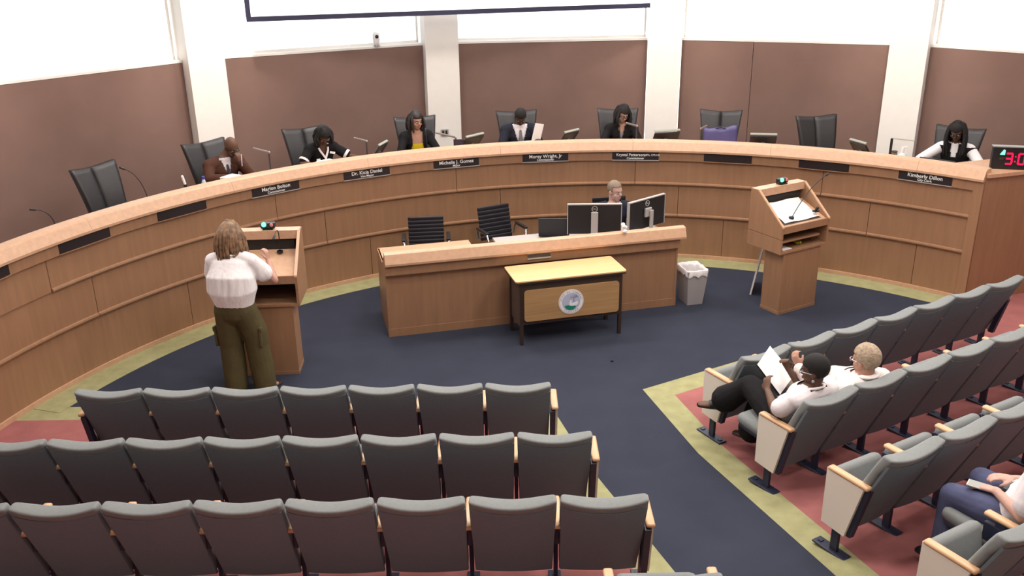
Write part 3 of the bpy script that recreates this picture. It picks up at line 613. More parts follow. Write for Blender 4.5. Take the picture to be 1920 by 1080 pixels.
dg(-62.6, bez((0, 0, 0), (.02, .05, .32), (.16, -.05, .34)), 'gooseneck microphone near the left edge of the picture')
dg(3.6, bez((0, 0, 0), (.0, .0, .3), (.0, -.05, .42)), 'gooseneck microphone in front of the woman in glasses'); dg(-19.9, bez((0, 0, 0), (0, 0, .3), (.0, -.05, .40)), 'gooseneck microphone in front of the woman in yellow')
t = thing('phone_handset', 'upright pale marker stand left of the blue bottle', 'stand', P(-49.0, 6.3, 1.30)); MB().cyl((0, 0, 0), (0, 0, .24), .02).obj('dark_stem', BLACK, t); MB().tube([(0, 0, .24), (-.02, 0, .33)], [(.014, .014)]*2).obj('pale_tip', PAPER, t)
t = thing('water_bottle', 'clear water bottle with a blue cap in front of the bald man', 'bottle', P(-47.0, 6.28, 1.30))
MB().tube([(0, 0, .01), (0, 0, .2), (0, 0, .235), (0, 0, .26)], [(.033, .033), (.033, .033), (.02, .02), (.013, .013)], n=16, caps=False).obj('bottle_body', mat('clear_plastic', (.55, .58, .66), .15), t, smooth='full')
MB().cyl((0, 0, .26), (0, 0, .29), .017).obj('bottle_cap', mat('blue_cap', (.05, .06, .35), .4), t); MB().cyl((0, 0, .09), (0, 0, .17), .034).obj('bottle_label', mat('bottle_label', (.12, .14, .4), .5), t)
for a, r, rz, lab in ((-43.5, 6.35, .3, 'white papers in front of the bald man'), (-39.6, 6.2, .8, 'crumpled pink white sheet by the bar microphone'), (-32.4, 6.3, .2, 'white papers under the woman in black and white'), (-29.6, 6.2, 1.0, 'white sheet at the hand of the woman in black'), (-8.0, 6.3, .1, 'white papers below the man in a dark suit'), (.4, 6.2, .4, 'small white pad left of the woman in glasses'), (5.4, 6.2, .5, 'white papers right of the woman in glasses')):
    t = thing('paper_stack', lab, 'paper', P(a, r, 1.30), pi-R_(a)+rz, 'papers on the dais')
    for k in range(4):
        MB().box((random.uniform(-.01, .01), random.uniform(-.01, .01), .026+k*.053), (.20, .15, .05), rz=random.uniform(-.1, .1), bev=.004).obj('paper_pile' if k < 3 else 'top_sheet', PAPER, t)
t = thing('purse', 'purple blue handbag standing on the dais before an empty chair', 'bag', P(15.4, 6.75, 1.10), pi-R_(15.4))
def bagp(u, v, s):
    return (u*(.235-.012*v), s*(.075-.055*v*v)*(1-.25*u**4)+0, .0+v*.50+(.055*max(0, -u)*v if v > .8 else 0)+.006*sin(7*u))
MB().pad(lambda u, v: bagp(u, v, 1), lambda u, v: bagp(u, v, -1), 12, 10).obj('bag_body', mat('purple_leather', (.075, .065, .19), .45, noise=.15, nscale=12), t, smooth='full')
MB().box((0.0, .078, .20), (.09, .012, .025), bev=.004).obj('clasp', SILV, t); curve_tube('bag_handle', bez((-.12, 0, .46), (0, .05, .58), (.1, .0, .47)), .009, mat('purple_dark', (.05, .04, .13), .5), t)
MB().box((0, 0, .10), (.36, .16, .20)).xf(Matrix.Translation((0, 0, -.001))).obj('bag_base', MATS['purple_dark'], t)
t = thing('acrylic_frame', 'clear desktop sneeze guard with a dark upright beside the pillar', 'screen', P(35.6, 6.35, 1.30), pi-R_(35.6)); MB().box((.10, 0, .205), (.025, .03, .41)).obj('dark_upright', BLACK, t); MB().box((-.03, 0, .41), (.28, .012, .012)).obj('top_bar', SILV, t); MB().box((-.03, 0, .2), (.25, .004, .4)).obj('clear_sheet', GLASS, t)
t = thing('sanitizer_bottle', 'clear sanitizer bottle with a white pump by the pillar', 'bottle', P(36.1, 6.3, 1.30)); MB().tube([(0, 0, .0), (0, 0, .22), (0, 0, .26)], [(.065, .045), (.065, .045), (.02, .02)], n=16, caps=False).obj('bottle_body', mat('pale_gel', (.62, .72, .70), .2), t, smooth='full')
MB().cyl((0, 0, .26), (0, 0, .32), .018).box((.02, 0, .325), (.07, .02, .014)).obj('pump', PAPER, t); MB().box((0, -.047, .13), (.09, .004, .1)).obj('bottle_label', mat('teal_label', (.4, .62, .6), .5), t)
t = thing('cup', 'small brown cup beside the sanitizer bottle', 'cup', P(35.25, 6.3, 1.30)); MB().cyl((0, 0, 0), (0, 0, .26), .028, r2=.034).obj('cup_body', mat('cup_brown', (.2, .14, .1), .5), t); MB().cyl((0, 0, .26), (0, 0, .27), .036).obj('cup_lid', BLACK, t)
t = thing('laptop', 'black laptop open before the woman in white sleeves', 'laptop', P(40.2, 6.3, 1.45), pi-R_(40.2)); MB().box((0, .0, .0), (.40, .26, .02), bev=.004).obj('keyboard_base', BLACK, t); MB().box((0, .13, .06), (.40, .012, .15), rx=R_(-35), bev=.003).obj('lid', BLACK, t); MB().box((0, 0, -.08), (.3, .2, .139)).obj('riser', BLACK, t)
# countdown timer
tp = P(46.3, RD+.12); t = thing('countdown_timer', 'black digital timer showing red 3:00 on the end counter', 'timer', (5.50, 10.30, 1.545), R_(-14))
MB().box((.36, .0, .125), (.72, .07, .25), bev=.004).obj('timer_case', BLACK, t); MB().box((.36, .0, .254), (.73, .09, .012)).obj('case_top', mat('case_grey', (.25, .27, .26), .4), t)
REDD = mat('red_digit', (.3, 0, .02), .4, emit=(1, .005, .05), es=2.2)
SEG = {'3': 'abgcd', '0': 'abcdef'}
def digit(ch, x0, z0, w_, h_, nm):
    mb = MB(); th = .018; S = {'a': ((w_/2, h_), (w_, th)), 'g': ((w_/2, h_/2), (w_, th)), 'd': ((w_/2, 0), (w_, th)), 'f': ((0, h_*.75), (th, h_*.44)), 'e': ((0, h_*.25), (th, h_*.44)), 'b': ((w_, h_*.75), (th, h_*.44)), 'c': ((w_, h_*.25), (th, h_*.44))}
    for c in SEG[ch]:
        (x, z), (a, b) = S[c]; mb.box((x0+x, -.038, z0+z), (a, .004, b))
    mb.obj(nm, REDD, t)
digit('3', .145, .06, .062, .12, 'digit'); digit('0', .275, .06, .062, .12, 'digit'); digit('0', .375, .06, .062, .12, 'digit')
MB().box((.242, -.038, .09), (.013, .004, .013)).box((.242, -.038, .145), (.013, .004, .013)).obj('colon', REDD, t)
MB().prism([(.075, .165), (.125, .165), (.125, .215), (.11, .222)], -.042, -.037, 'y').obj('green_lamp', GREEN, t); MB().box((.10, -.038, .12), (.05, .004, .03)).obj('amber_lamp', mat('amber', (.05, .04, .01), .4), t)
t = thing('cable_knob', 'small dark cable grommet on the counter corner by the timer', 'grommet', (5.40, 10.16, 1.545)); MB().cyl((0, 0, 0), (0, 0, .03), .035).obj('grommet_body', BLACK, t); MB().cyl((0, 0, .03), (0, 0, .045), .02).obj('cap_disc', SILV, t)
# wall items
q = P(-21.0, 8.42); t = thing('security_camera', 'small white dome camera on the ledge above the brown panels', 'camera', (q.x, q.y, SILL+.01), pi-R_(-21))
MB().cyl((0, 0, 0), (0, 0, .025), .05).obj('camera_base', SILV, t); MB().tube([(0, 0, .06), (0, 0, .16)], [(.05, .045), (.055, .05)]).obj('camera_head', PAPER, t, smooth='full'); MB().ball((0, .05, .14), .026, seg=12).obj('lens', BLACK, t)
q = P(-14.6, RW-.24); t = thing('wall_switch', 'small grey wall plate low on the pillar behind the dais', 'switch', (q.x, q.y, 1.30), pi-R_(-14.6)); MB().box((0, 0, 0), (.12, .012, .10), bev=.003).obj('plate', SILV, t); MB().box((-.025, .008, 0), (.03, .006, .06)).box((.025, .008, 0), (.03, .006, .06)).obj('rocker', DARK, t)
o = MB().box((0, 0, .008), (.03, .02, .016), bev=.005).obj('debris', BLACK, None, label='tiny black scrap on the blue carpet in the well', cat='scrap'); o.location = (1.02, 8.55, 0)
# ---------------------------------------------------------------- people
def cloth(name, col, noise=.12, rough=.85):
    m = mat(name, col, rough, noise=noise, nscale=9, bump=.5, bscale=16, spec=.2); return m
def remesh(mb, vox, name, iters=2):
    me = mb.mesh('tmp'); o = bpy.data.objects.new('tmp', me); COL.objects.link(o)
    md = o.modifiers.new('r', 'REMESH'); md.mode = 'VOXEL'; md.voxel_size = vox
    if iters: sm = o.modifiers.new('s', 'SMOOTH'); sm.iterations = iters; sm.factor = .5
    dg = bpy.context.evaluated_depsgraph_get(); r = bpy.data.meshes.new_from_object(o.evaluated_get(dg)); r.name = name
    bpy.data.objects.remove(o); bpy.data.meshes.remove(me); r.materials.clear(); return r
def cut(me, pred, thick=0):
    bm = bmesh.new(); bm.from_mesh(me)
    bmesh.ops.delete(bm, geom=[f for f in bm.faces if pred(f.calc_center_median())], context='FACES')
    if thick:
        bm.normal_update(); bmesh.ops.solidify(bm, geom=bm.faces[:], thickness=thick)
    bm.to_mesh(me); bm.free(); return me
class Fig:
    def __init__(s, name, label, loc, rz, skin, J, fem=False, vox=.009):
        s.t = thing(name, label, 'person', loc, rz); s.J = {k: Vector(v) for k, v in J.items() if isinstance(v, (tuple, list, Vector))}; s.o = J; s.fem = fem; s.skin = skin; s.vox = vox
        sw = J.get('sw', .165 if fem else .19); nk = s.J['neck']; yaw = J.get('tyaw', 0); ax = Matrix.Rotation(yaw, 3, 'Z') @ Vector((1, 0, 0)); s.ax = ax
        for sd, n in ((-1, 'L'), (1, 'R')):
            s.J.setdefault('sh'+n, nk+ax*sw*sd+Vector((0, 0, -.055)))
        s.H = Matrix.Translation(s.J['head']) @ Matrix.Rotation(J.get('yaw', 0), 4, 'Z') @ Matrix.Rotation(-J.get('pitch', 0), 4, 'X') @ Matrix.Rotation(J.get('roll', 0), 4, 'Y') @ Matrix.Scale(J.get('hs', 1), 4)
    def torso(s, mb, inf=0, z0=0., z1=1., low=None):
        p, n = s.J['pel'], s.J['neck']; k = .92 if s.fem else 1; b = s.o.get('belly', 1.0)
        pts, rd = [], []
        for t, rw, rd_ in ((0, .165, .125), (.2, .158*b, .118*b), (.42, .142*b, .108*b), (.62, .155, .118), (.78, .168, .115), (.9, .155, .09), (1.0, .075, .065)):
            if z0 <= t <= z1:
                c = p.lerp(n, t)+Vector((0, -.035*sin(pi*t)+.015, 0)); pts.append(c); rd.append((rw*k+inf, rd_*k+inf))
        mb.tube(pts, rd, side=s.ax, n=20)
        if z1 >= .9:
            a, c = s.J['shL'], s.J['shR']; m_ = s.J['neck']+Vector((0, 0, -.03))
            mb.tube([a, a.lerp(m_, .6), c.lerp(m_, .6), c], [(.055+inf, .055+inf), (.06+inf, .06+inf), (.06+inf, .06+inf), (.055+inf, .055+inf)], side=(0, 1, 0), n=12)
    def arm(s, mb, n, inf=0, end=1.0, flare=0):
        a, e, w_ = s.J['sh'+n], s.J['el'+n], s.J['wr'+n]; k = .88 if s.fem else 1
        if end <= .5: e2 = a.lerp(e, end*2); mb.tube([a, a.lerp(e2, .5), e2], [(.054*k+inf,)*2, (.050*k+inf+flare*.5,)*2, (.046*k+inf+flare,)*2], n=14); return
        w2 = e.lerp(w_, (end-.5)*2)
        mb.tube([a, a.lerp(e, .5), e], [(.054*k+inf,)*2, (.047*k+inf,)*2, (.040*k+inf,)*2], n=12)
        mb.tube([e, e.lerp(w2, .35), w2], [(.040*k+inf,)*2, (.040*k+inf,)*2, (.027*k+inf+flare+.012*(1-end),)*2], n=12)
    def leg(s, mb, n, inf=0, end=1.0, flare=0):
        h = s.J['pel']+s.ax*(.085 if n == 'R' else -.085)+Vector((0, .0, -.01)); k_, a = s.J['kn'+n], s.J['an'+n]
        mb.tube([h, h.lerp(k_, .5), k_], [(.088+inf,)*2, (.075+inf,)*2, (.056+inf,)*2], n=14)
        a2 = k_.lerp(a, end); mb.tube([k_, k_.lerp(a2, .35), a2], [(.056+inf,)*2, (.055+inf*1.1,)*2, (.034+inf+flare,)*2], n=14)
    def hand(s, mb, n):
        w_ = s.J['wr'+n]; d = Vector(s.o.get('hd'+n, (w_-s.J['el'+n]).normalized())).normalized(); nr = Vector(s.o.get('hn'+n, (0, 0, -1))); nr = (nr-d*nr.dot(d)).normalized(); sd = d.cross(nr)
        k = .92 if s.fem else 1; cu = s.o.get('curl'+n, .5); th = 1 if (n == 'R') else -1
        th = s.o.get('th'+n, th)
        pc = w_+d*.05*k; mb.tube([w_-d*.01, pc, w_+d*.088*k], [(.026*k, .019*k), (.038*k, .016*k), (.038*k, .014*k)], side=sd, n=12)
        for i, (o_, L) in enumerate(((-.030, .062), (-.010, .074), (.010, .078), (.030, .066))):
            b = w_+d*.085*k+sd*o_*k*-th; q = b; ang = 0; pts = [b-d*.015, b]
            for j, f in enumerate((.45, .30, .25)):
                ang += cu*(.55 if j == 0 else .75); q = q+(d*cos(ang)+nr*sin(ang)+sd*o_*-th*1.2)*L*f*k; pts.append(q.copy())
            mb.tube(pts, [(.0095*k,)*2, (.0095*k,)*2, (.009*k,)*2, (.0085*k,)*2, (.0075*k,)*2], n=8)
        b = w_+d*.03*k+sd*.028*k*th; mb.tube([b-d*.01, b+(d*.6+sd*th*.7+nr*.3).normalized()*.035*k, b+(d*.85+sd*th*.45+nr*.5).normalized()*.065*k], [(.013*k,)*2, (.011*k,)*2, (.009*k,)*2], n=8)
    def foot(s, mb, n, inf=0):
        a = s.J['an'+n]; d = Vector(s.o.get('fd'+n, (0, 1, -.12))).normalized()
        hz = Vector(s.o.get('fu'+n, (0, 0, 1)))
        mb.tube([a-d*.04-hz*.045, a+d*.04-hz*.045, a+d*.12-hz*.055, a+d*.17-hz*.06], [(.032+inf, .03+inf), (.036+inf, .032+inf), (.042+inf, .022+inf), (.036+inf, .016+inf)], side=d.cross(hz), n=12)
    def body(s, feet=True):
        mb = MB(); s.torso(mb); H = s.H; nk, hd = s.J['neck'], s.J['head']
        fr = .85 if s.fem else 1
        mb.tube([nk+Vector((0, 0, -.04)), nk+Vector((0, .0, .02)), H @ Vector((0, -.025, -.05))], [(.062*fr,)*2, (.055*fr,)*2, (.052*fr,)*2], n=14)
        mb.ball((0, -.012, .035), (.074, .094, .092), H, 18); mb.ball((0, .022, -.045), (.056, .062, .066), H, 16); mb.ball((0, .05, -.085), (.03, .03, .026), H, 10)
        mb.ball((0, .088, -.012), (.013, .024, .024), H, 10); mb.ball((0, .075, .012), (.009, .02, .03), H, 10); mb.ball((0, .066, .032), (.052, .020, .012), H, 10)
        for q in (-1, 1): mb.ball((q*.074, -.01, -.005), (.012, .020, .032), H, 10); mb.ball((q*.038, .052, -.028), (.022, .024, .02), H, 10)
        for n in 'LR':
            s.arm(mb, n); s.hand(mb, n)
            if feet: s.leg(mb, n); s.foot(mb, n)
        if not feet:
            for n in 'LR': s.leg(mb, n)
        me = remesh(mb, s.vox, 'body', 1); sk = mat('skin_%02x%02x%02x' % tuple(int(c*255) for c in s.skin), s.skin, .55, noise=.08, nscale=20, spec=.35)
        s.b = add_obj('body', me, sk, s.t, True)
        dk = mat('eye_white', (.36, .33, .31), .4)
        for q in (-1, 1):
            e = MB().ball((q*.030, .074, .008), (.013, .010, .009), H, 10).obj('eye', dk, s.t, smooth='full'); MB().ball((q*.030, .082, .008), (.006, .004, .006), H, 8).obj('iris', BLACK, e)
        lc = tuple(c*f for c, f in zip(s.skin, (.95, .62, .62))); MB().tube([H @ Vector((-.022, .079, -.056)), H @ Vector((0, .088, -.055)), H @ Vector((.022, .079, -.056))], [(.007, .005)]*3, n=8).obj('lips', mat('lips_%02x' % int(s.skin[0]*255), lc, .5), s.t, smooth='full')
    def brows(s, m):
        for q in (-1, 1): MB().tube([s.H @ Vector((q*.014, .086, .028)), s.H @ Vector((q*.045, .072, .032))], [(.004, .003)]*2, n=6).obj('eyebrow', m, s.t)
    def wear(s, name, m, build, vox=None, pred=None, thick=0, it=2, label=None):
        mb = MB(); build(mb); me = remesh(mb, vox or s.vox*1.25, name, it)
        if pred: cut(me, pred, thick)
        return add_obj(name, me, m, s.t, True, label=label)
    def hair(s, m, style='short', length=.0, seed=1, label=None, strands=0, full=1.0, hairline=.062):
        H = s.H; mb = MB(); rnd = random.Random(seed); Hi = H.inverted(); f = full
        mb.ball((0, -.018, .042), (.081*f, .098*f, .097*f), H, 20)
        if style != 'short':
            mb.ball((0, -.03, 0), (.086*f, .09*f, .115), H, 18)
        hl = hairline
        def pred(c):
            c = Hi @ c; return (c.y > .022 and c.z < hl and abs(c.x) < .078*f) or (style == 'short' and (c.z < -.035 or (c.z < .012 and c.y > -.035)))
        me = remesh(mb, .010, 'hair', 1); cut(me, pred, .004); h = add_obj('hair', me, m, s.t, True, label=label)
        if style != 'short' or strands:
            sb = MB(); bk = Vector(s.o.get('hback', (0, -.11, 0)))
            for k in range(strands or 46):
                a = R_(rnd.uniform(-214, 34)) if style != 'short' else R_(rnd.uniform(-200, 20))
                # angle measured from +x, negative = towards the back
                r0 = H @ Vector((.030*cos(a), -.02+.03*sin(a), .128*f*1.0)); r1 = H @ Vector((.086*f*cos(a), -.02+.098*f*sin(a), .055)); wv = rnd.uniform(-1, 1)
                L = length*rnd.uniform(.82, 1.05); o_ = Vector((rnd.uniform(-.012, .012), rnd.uniform(-.012, .012), 0)); vert = s.o.get('hv', .5)
                R3 = (H.to_3x3().normalized()); dn = (R3 @ Vector((0, 0, -1))).lerp(Vector((0, 0, -1)), vert+.3).normalized(); out = R3 @ Vector((cos(a), sin(a), 0))
                pts = [r0, r1]
                for q in range(1, 6):
                    pts.append(r1+dn*L*q/5+out*(.018*sin(pi*q/5)*f)+o_*(q/2)+Vector((cos(a*3), sin(a*3), 0))*.007*sin(q*1.9+wv*3))
                rr = rnd.uniform(.011, .017)
                sb.tube(pts, [(rr*.8, rr*.5), (rr, rr*.7)]+[(rr*(1.05-.1*q), rr*.7) for q in range(4)]+[(rr*.45, rr*.3)], n=6)
            sb.obj('hair_locks', m, s.t, smooth='full', kind='stuff')
        return h
    def glasses(s, m=None):
        mb = MB(); H = s.H
        for q in (-1, 1):
            mb.tube([H @ Vector((q*.031+.021*cos(a), .094, .006+.016*sin(a))) for a in [k*pi/6 for k in range(13)]], [(.0028, .0028)]*13, n=5, caps=False)
            mb.tube([H @ Vector((q*.052, .093, .01)), H @ Vector((q*.082, .0, .01))], [(.003, .003)]*2, n=5)
        mb.tube([H @ Vector((-.01, .096, .01)), H @ Vector((.01, .096, .01))], [(.003, .003)]*2, n=5); mb.obj('glasses', m or BLACK, s.t)
    def shoes(s, m, nm='shoe', inf=.006, sole=True):
        for n in 'LR':
            mb = MB(); s.foot(mb, n, inf); o = s.wear(nm, m, lambda q: s.foot(q, n, inf), .01)
def seatedJ(**k):
    J = dict(pel=(0, -.04, .56), neck=(0, .03, 1.08), head=(0, .09, 1.23), elL=(-.27, .16, .80), elR=(.27, .16, .80), wrL=(-.13, .40, .82), wrR=(.13, .40, .82), hdL=(.45, .9, 0), hdR=(-.45, .9, 0),
             knL=(-.12, .40, .53), knR=(.12, .40, .53), anL=(-.12, .36, .09), anR=(.12, .36, .09), pitch=.55)
    J.update(k); return J
DK1 = (.085, .042, .028); DK2 = (.13, .066, .042); LT = (.50, .29, .215); LT2 = (.42, .235, .17)
HB_ = mat('black_hair', (.008, .0065, .0065), .8, noise=.3, nscale=30); 
def jacket(f, m, inf=.022, name='jacket', v=None, end=.97, fl=0):
    nz = f.J['neck'].z; ny = f.J['neck'].y
    pr = (lambda c: v(c)) if v else (lambda c: c.z > nz+.005 and abs(c.x-f.J['neck'].x) < .08)
    return f.wear(name, m, lambda mb: (f.torso(mb, inf), [f.arm(mb, n, inf*.75, end, fl) for n in 'LR']), None, pr, .006)
def vneck(f, depth=.26, w_=.075):
    n = f.J['neck']
    def pred(c):
        if c.z > n.z+.008 and abs(c.x-n.x) < .085: return True
        k = (c.z-(n.z-depth))/depth
        return k > 0 and abs(c.x-n.x) < w_*k and c.y > n.y-.01
    return pred
def dperson(a, label, skin, J, fem=False, r=6.98, turn=0):
    return Fig('person', label, P(a, r, .55), pi-R_(a)+R_(turn), skin, seatedJ(**J), fem, vox=.0095)
NAVYC = cloth('navy_suit', (.018, .02, .032)); BLK = cloth('black_cloth', (.011, .010, .012)); SHIRT = cloth('white_shirt', (.74, .70, .73), .04)
# 1 bald man in brown, left hand at his chin
f = dperson(-41.2, 'bald man in a brown jacket, hand at his chin, writing', DK2, dict(neck=(.06, .03, 1.03), pel=(.06, -.04, .56), head=(-.02, .12, 1.18), pitch=.60, roll=.1, yaw=.15, elL=(-.20, .20, .80), wrL=(-.06, .24, 1.0), hdL=(.1, -.1, 1), hnL=(.2, -1, 0), curlL=1.1, elR=(.32, .14, .84), wrR=(.12, .38, .86), belly=1.1))
f.body(); f.brows(HB_); jacket(f, cloth('brown_jacket', (.080, .034, .023)), .03, v=vneck(f, .24, .065)); f.wear('shirt', SHIRT, lambda mb: f.torso(mb, .009), pred=lambda c: c.z > f.J['neck'].z+.03); f.glasses(); f.wear('trousers', BLK, lambda mb: [f.leg(mb, n, .018) for n in 'LR']); f.shoes(BLACK)
MB().tube([f.J['neck']+Vector((0, .095, -.06)), f.J['neck']+Vector((0, .125, -.17)), f.J['neck']+Vector((0, .14, -.3))], [(.014, .01), (.022, .01), (.026, .01)]).obj('necktie', mat('tie_dark', (.03, .025, .05), .6), f.t, smooth='full')
def pen(f, n, label):
    w_ = f.J['wr'+n]; o = MB().tube([f.t.matrix_basis @ (w_+Vector((0, .05, .11))), f.t.matrix_basis @ (w_+Vector((.03, .10, -.02)))], [(.004, .004)]*2, n=6).obj('pen', mat('pen_white', (.6, .6, .75), .4), None, label=label, cat='pen')
pen(f, 'L', 'pale pen in the hand of the bald man')
# 2 woman in black top with white trim
f = dperson(-31.0, 'woman in a black short-sleeved top with white trim, looking down', DK2, dict(neck=(.0, .08, 1.04), head=(.0, .19, 1.17), pitch=.85, yaw=-.1, elL=(-.34, .20, .86), wrL=(-.42, .44, .86), hdL=(-.5, 1, 0), elR=(.30, .16, .84), wrR=(.14, .40, .83)), True)
f.body(); f.hair(HB_, 'long', .14, 2, strands=60, full=1.08); jacket(f, BLK, .022, 'top', vneck(f, .16, .06), .36, .012)
WT = mat('white_trim_cloth', (.78, .72, .72), .7)
for n in 'LR':
    e = f.J['sh'+n].lerp(f.J['el'+n], .70); e2 = f.J['sh'+n].lerp(f.J['el'+n], .84); MB().tube([e, e2], [(.068,)*2, (.070,)*2], n=16, caps=False).obj('sleeve_cuff', WT, f.t, smooth=True)
n0 = f.J['neck']; MB().tube([n0+Vector((-.075, .045, .01)), n0+Vector((-.05, .10, -.07)), n0+Vector((0, .135, -.16))], [(.014, .008)]*3).tube([n0+Vector((.075, .045, .01)), n0+Vector((.05, .10, -.07)), n0+Vector((0, .135, -.16)), n0+Vector((.0, .155, -.30))], [(.014, .008)]*4).obj('collar_trim', WT, f.t, smooth='full')
MB().box(n0+Vector((-.10, .125, -.10)), (.07, .008, .028), ry=-.3).obj('name_badge', PAPER, f.t); MB().box(n0+Vector((.10, .135, -.17)), (.05, .008, .03)).obj('badge', PAPER, f.t)
f.wear('trousers', BLK, lambda mb: [f.leg(mb, n, .018) for n in 'LR']); f.shoes(BLACK); f.brows(HB_)
# 3 woman with yellow top
f = dperson(-20.0, 'dark haired woman in a black jacket over a yellow top', LT2, dict(neck=(0, .02, 1.06), head=(.0, .06, 1.22), pitch=.22, yaw=.25), True, r=6.95)
f.body(); f.brows(HB_); f.hair(mat('dark_brown_hair', (.018, .013, .012), .5, noise=.3, nscale=30), 'long', .19, 3, strands=60, full=1.06)
jacket(f, BLK, .024, v=lambda c, n=f.J['neck']: (c.z > n.z+.008 and abs(c.x-n.x) < .085) or (abs(c.x) < (.075+.03*max(0, n.z-.15-c.z)/.1) and c.y > n.y and c.z < n.z+.01 and c.z > n.z-.45))
f.wear('top', cloth('yellow_top', (.80, .60, .03), .1), lambda mb: f.torso(mb, .012), pred=lambda c, n=f.J['neck']: c.z > n.z-.14)
f.wear('trousers', BLK, lambda mb: [f.leg(mb, n, .018) for n in 'LR']); f.shoes(BLACK)
# 4 man in dark suit
f = dperson(-7.9, 'man in a dark suit and grey tie, head bowed, holding a white sheet', DK1, dict(neck=(0, .03, 1.06), head=(.0, .13, 1.20), pitch=.80, elL=(-.26, .18, .82), wrL=(-.22, .36, .93)), r=6.95)
f.body(); f.hair(HB_, 'short', full=1.0); jacket(f, NAVYC, .03, v=vneck(f, .34, .10)); f.wear('shirt', SHIRT, lambda mb: f.torso(mb, .010), pred=lambda c: c.z > f.J['neck'].z+.03)
MB().tube([f.J['neck']+Vector((0, .09, -.05)), f.J['neck']+Vector((0, .125, -.16)), f.J['neck']+Vector((0, .145, -.32))], [(.016, .01), (.024, .01), (.032, .01)]).obj('necktie', mat('tie_grey', (.10, .095, .11), .6), f.t, smooth='full')
f.wear('trousers', NAVYC, lambda mb: [f.leg(mb, n, .018) for n in 'LR']); f.shoes(BLACK); f.brows(HB_)
tt = f.t.matrix_basis; o = MB().box((0, 0, 0), (.12, .006, .26), ry=-.2, rx=-.15).obj('paper', PAPER, None, label='white sheet held upright by the man in the dark suit', cat='paper'); o.location = Matrix.Translation(f.t.location) @ Matrix.Rotation(f.t.rotation_euler.z, 4, 'Z') @ Vector((-.19, .42, 1.03)); o.rotation_euler = (0, 0, f.t.rotation_euler.z)
# 5 woman with glasses
f = dperson(4.0, 'woman with long black hair, glasses and a black jacket', LT, dict(neck=(0, .02, 1.04), head=(-.01, .09, 1.20), pitch=.50, yaw=.38, roll=-.12), True, r=6.95)
f.body(); f.brows(HB_); f.hair(HB_, 'long', .21, 5, strands=60, full=1.1); f.glasses(); jacket(f, BLK, .024, v=vneck(f, .22, .05)); f.wear('top', cloth('grey_top', (.25, .24, .26)), lambda mb: f.torso(mb, .010), pred=lambda c, n=f.J['neck']: c.z > n.z-.08)
f.wear('trousers', BLK, lambda mb: [f.leg(mb, n, .018) for n in 'LR']); f.shoes(BLACK)
# 6 woman at the right end
f = dperson(40.0, 'woman with long black hair in white sleeves and a black vest', DK2, dict(neck=(0, .03, 1.06), head=(.0, .11, 1.22), pitch=.55, yaw=.0, roll=.05, elL=(-.33, .12, .84), wrL=(-.20, .38, .86), elR=(.36, .22, .86), wrR=(.30, .42, .90)), True, r=6.98, turn=4)
f.body(); f.brows(HB_); f.hair(HB_, 'long', .33, 6, strands=80, full=1.08); f.glasses(); f.wear('blouse', cloth('white_blouse', (.80, .78, .80), .05), lambda mb: (f.torso(mb, .014), [f.arm(mb, n, .022, .97) for n in 'LR']), pred=lambda c, n=f.J['neck']: c.z > n.z+.02 and abs(c.x) < .08)
f.wear('vest', BLK, lambda mb: f.torso(mb, .024), pred=lambda c, n=f.J['neck']: (c.z > n.z-.02 and abs(c.x) > .11) or c.z > n.z+.01 or (c.y > n.y and abs(c.x) < .03+.1*(c.z-n.z+.15) and c.z > n.z-.15))
f.wear('trousers', BLK, lambda mb: [f.leg(mb, n, .018) for n in 'LR']); f.shoes(BLACK)
# 7 man behind the monitors
f = Fig('person', 'man in a navy suit seated behind the two desk monitors', (1.26, 10.92, 0), R_(190), (.52, .31, .25), seatedJ(neck=(0, .0, 1.00), head=(-.01, .04, 1.165), pitch=.12, yaw=.5, hs=1.02, pel=(0, -.04, .54), elL=(-.27, .12, .78), elR=(.27, .12, .78), wrL=(-.14, .34, .82), wrR=(.14, .34, .82)), vox=.0095)
f.body(); f.hair(mat('ash_hair', (.22, .16, .11), .6, noise=.2, nscale=30), 'short', hairline=.075); jacket(f, NAVYC, .03, v=vneck(f, .28, .08)); f.wear('shirt', SHIRT, lambda mb: f.torso(mb, .010), pred=lambda c: c.z > f.J['neck'].z+.03); f.brows(MATS['ash_hair'])
f.wear('trousers', NAVYC, lambda mb: [f.leg(mb, n, .018) for n in 'LR']); f.shoes(BLACK)
# 8 the speaker at the left lectern, seen from behind
SPX, SPY = -2.60, 7.98
J = dict(pel=(0, 0, .93), neck=(.0, .07, 1.40), head=(-.01, .13, 1.545), pitch=.25, yaw=-.25, sw=.185, shL=(-.185, .06, 1.335), shR=(.185, .07, 1.335),
         elR=(.34, .19, 1.10), wrR=(.23, .36, 1.24), hdR=(-.15, .15, 1), hnR=(-1, .2, 0), curlR=.9, elL=(-.25, .16, 1.09), wrL=(-.10, .33, 1.12), hdL=(.4, .9, .1),
         knL=(-.09, .02, .50), knR=(.15, .05, .50), anL=(-.07, -.02, .085), anR=(.19, .04, .085), fdR=(.35, 1, -.1), fdL=(-.1, 1, -.1))
f = Fig('person', 'standing woman in a white blouse and olive trousers at the left lectern', (SPX, SPY, 0), R_(-6), (.46, .25, .19), J, True, vox=.008)
f.body()
BLON = mat('blonde_hair', (.27, .155, .08), .55, noise=.45, nscale=22, col2=(.095, .05, .028))
f.o['hv'] = .6; f.hair(BLON, 'long', .29, 8, strands=170, full=1.2)
BLO = mat('white_gauze_blouse', (.80, .76, .77), .8, noise=.05, nscale=12, bump=.6, bscale=14, stretch=(3, 3, .6))
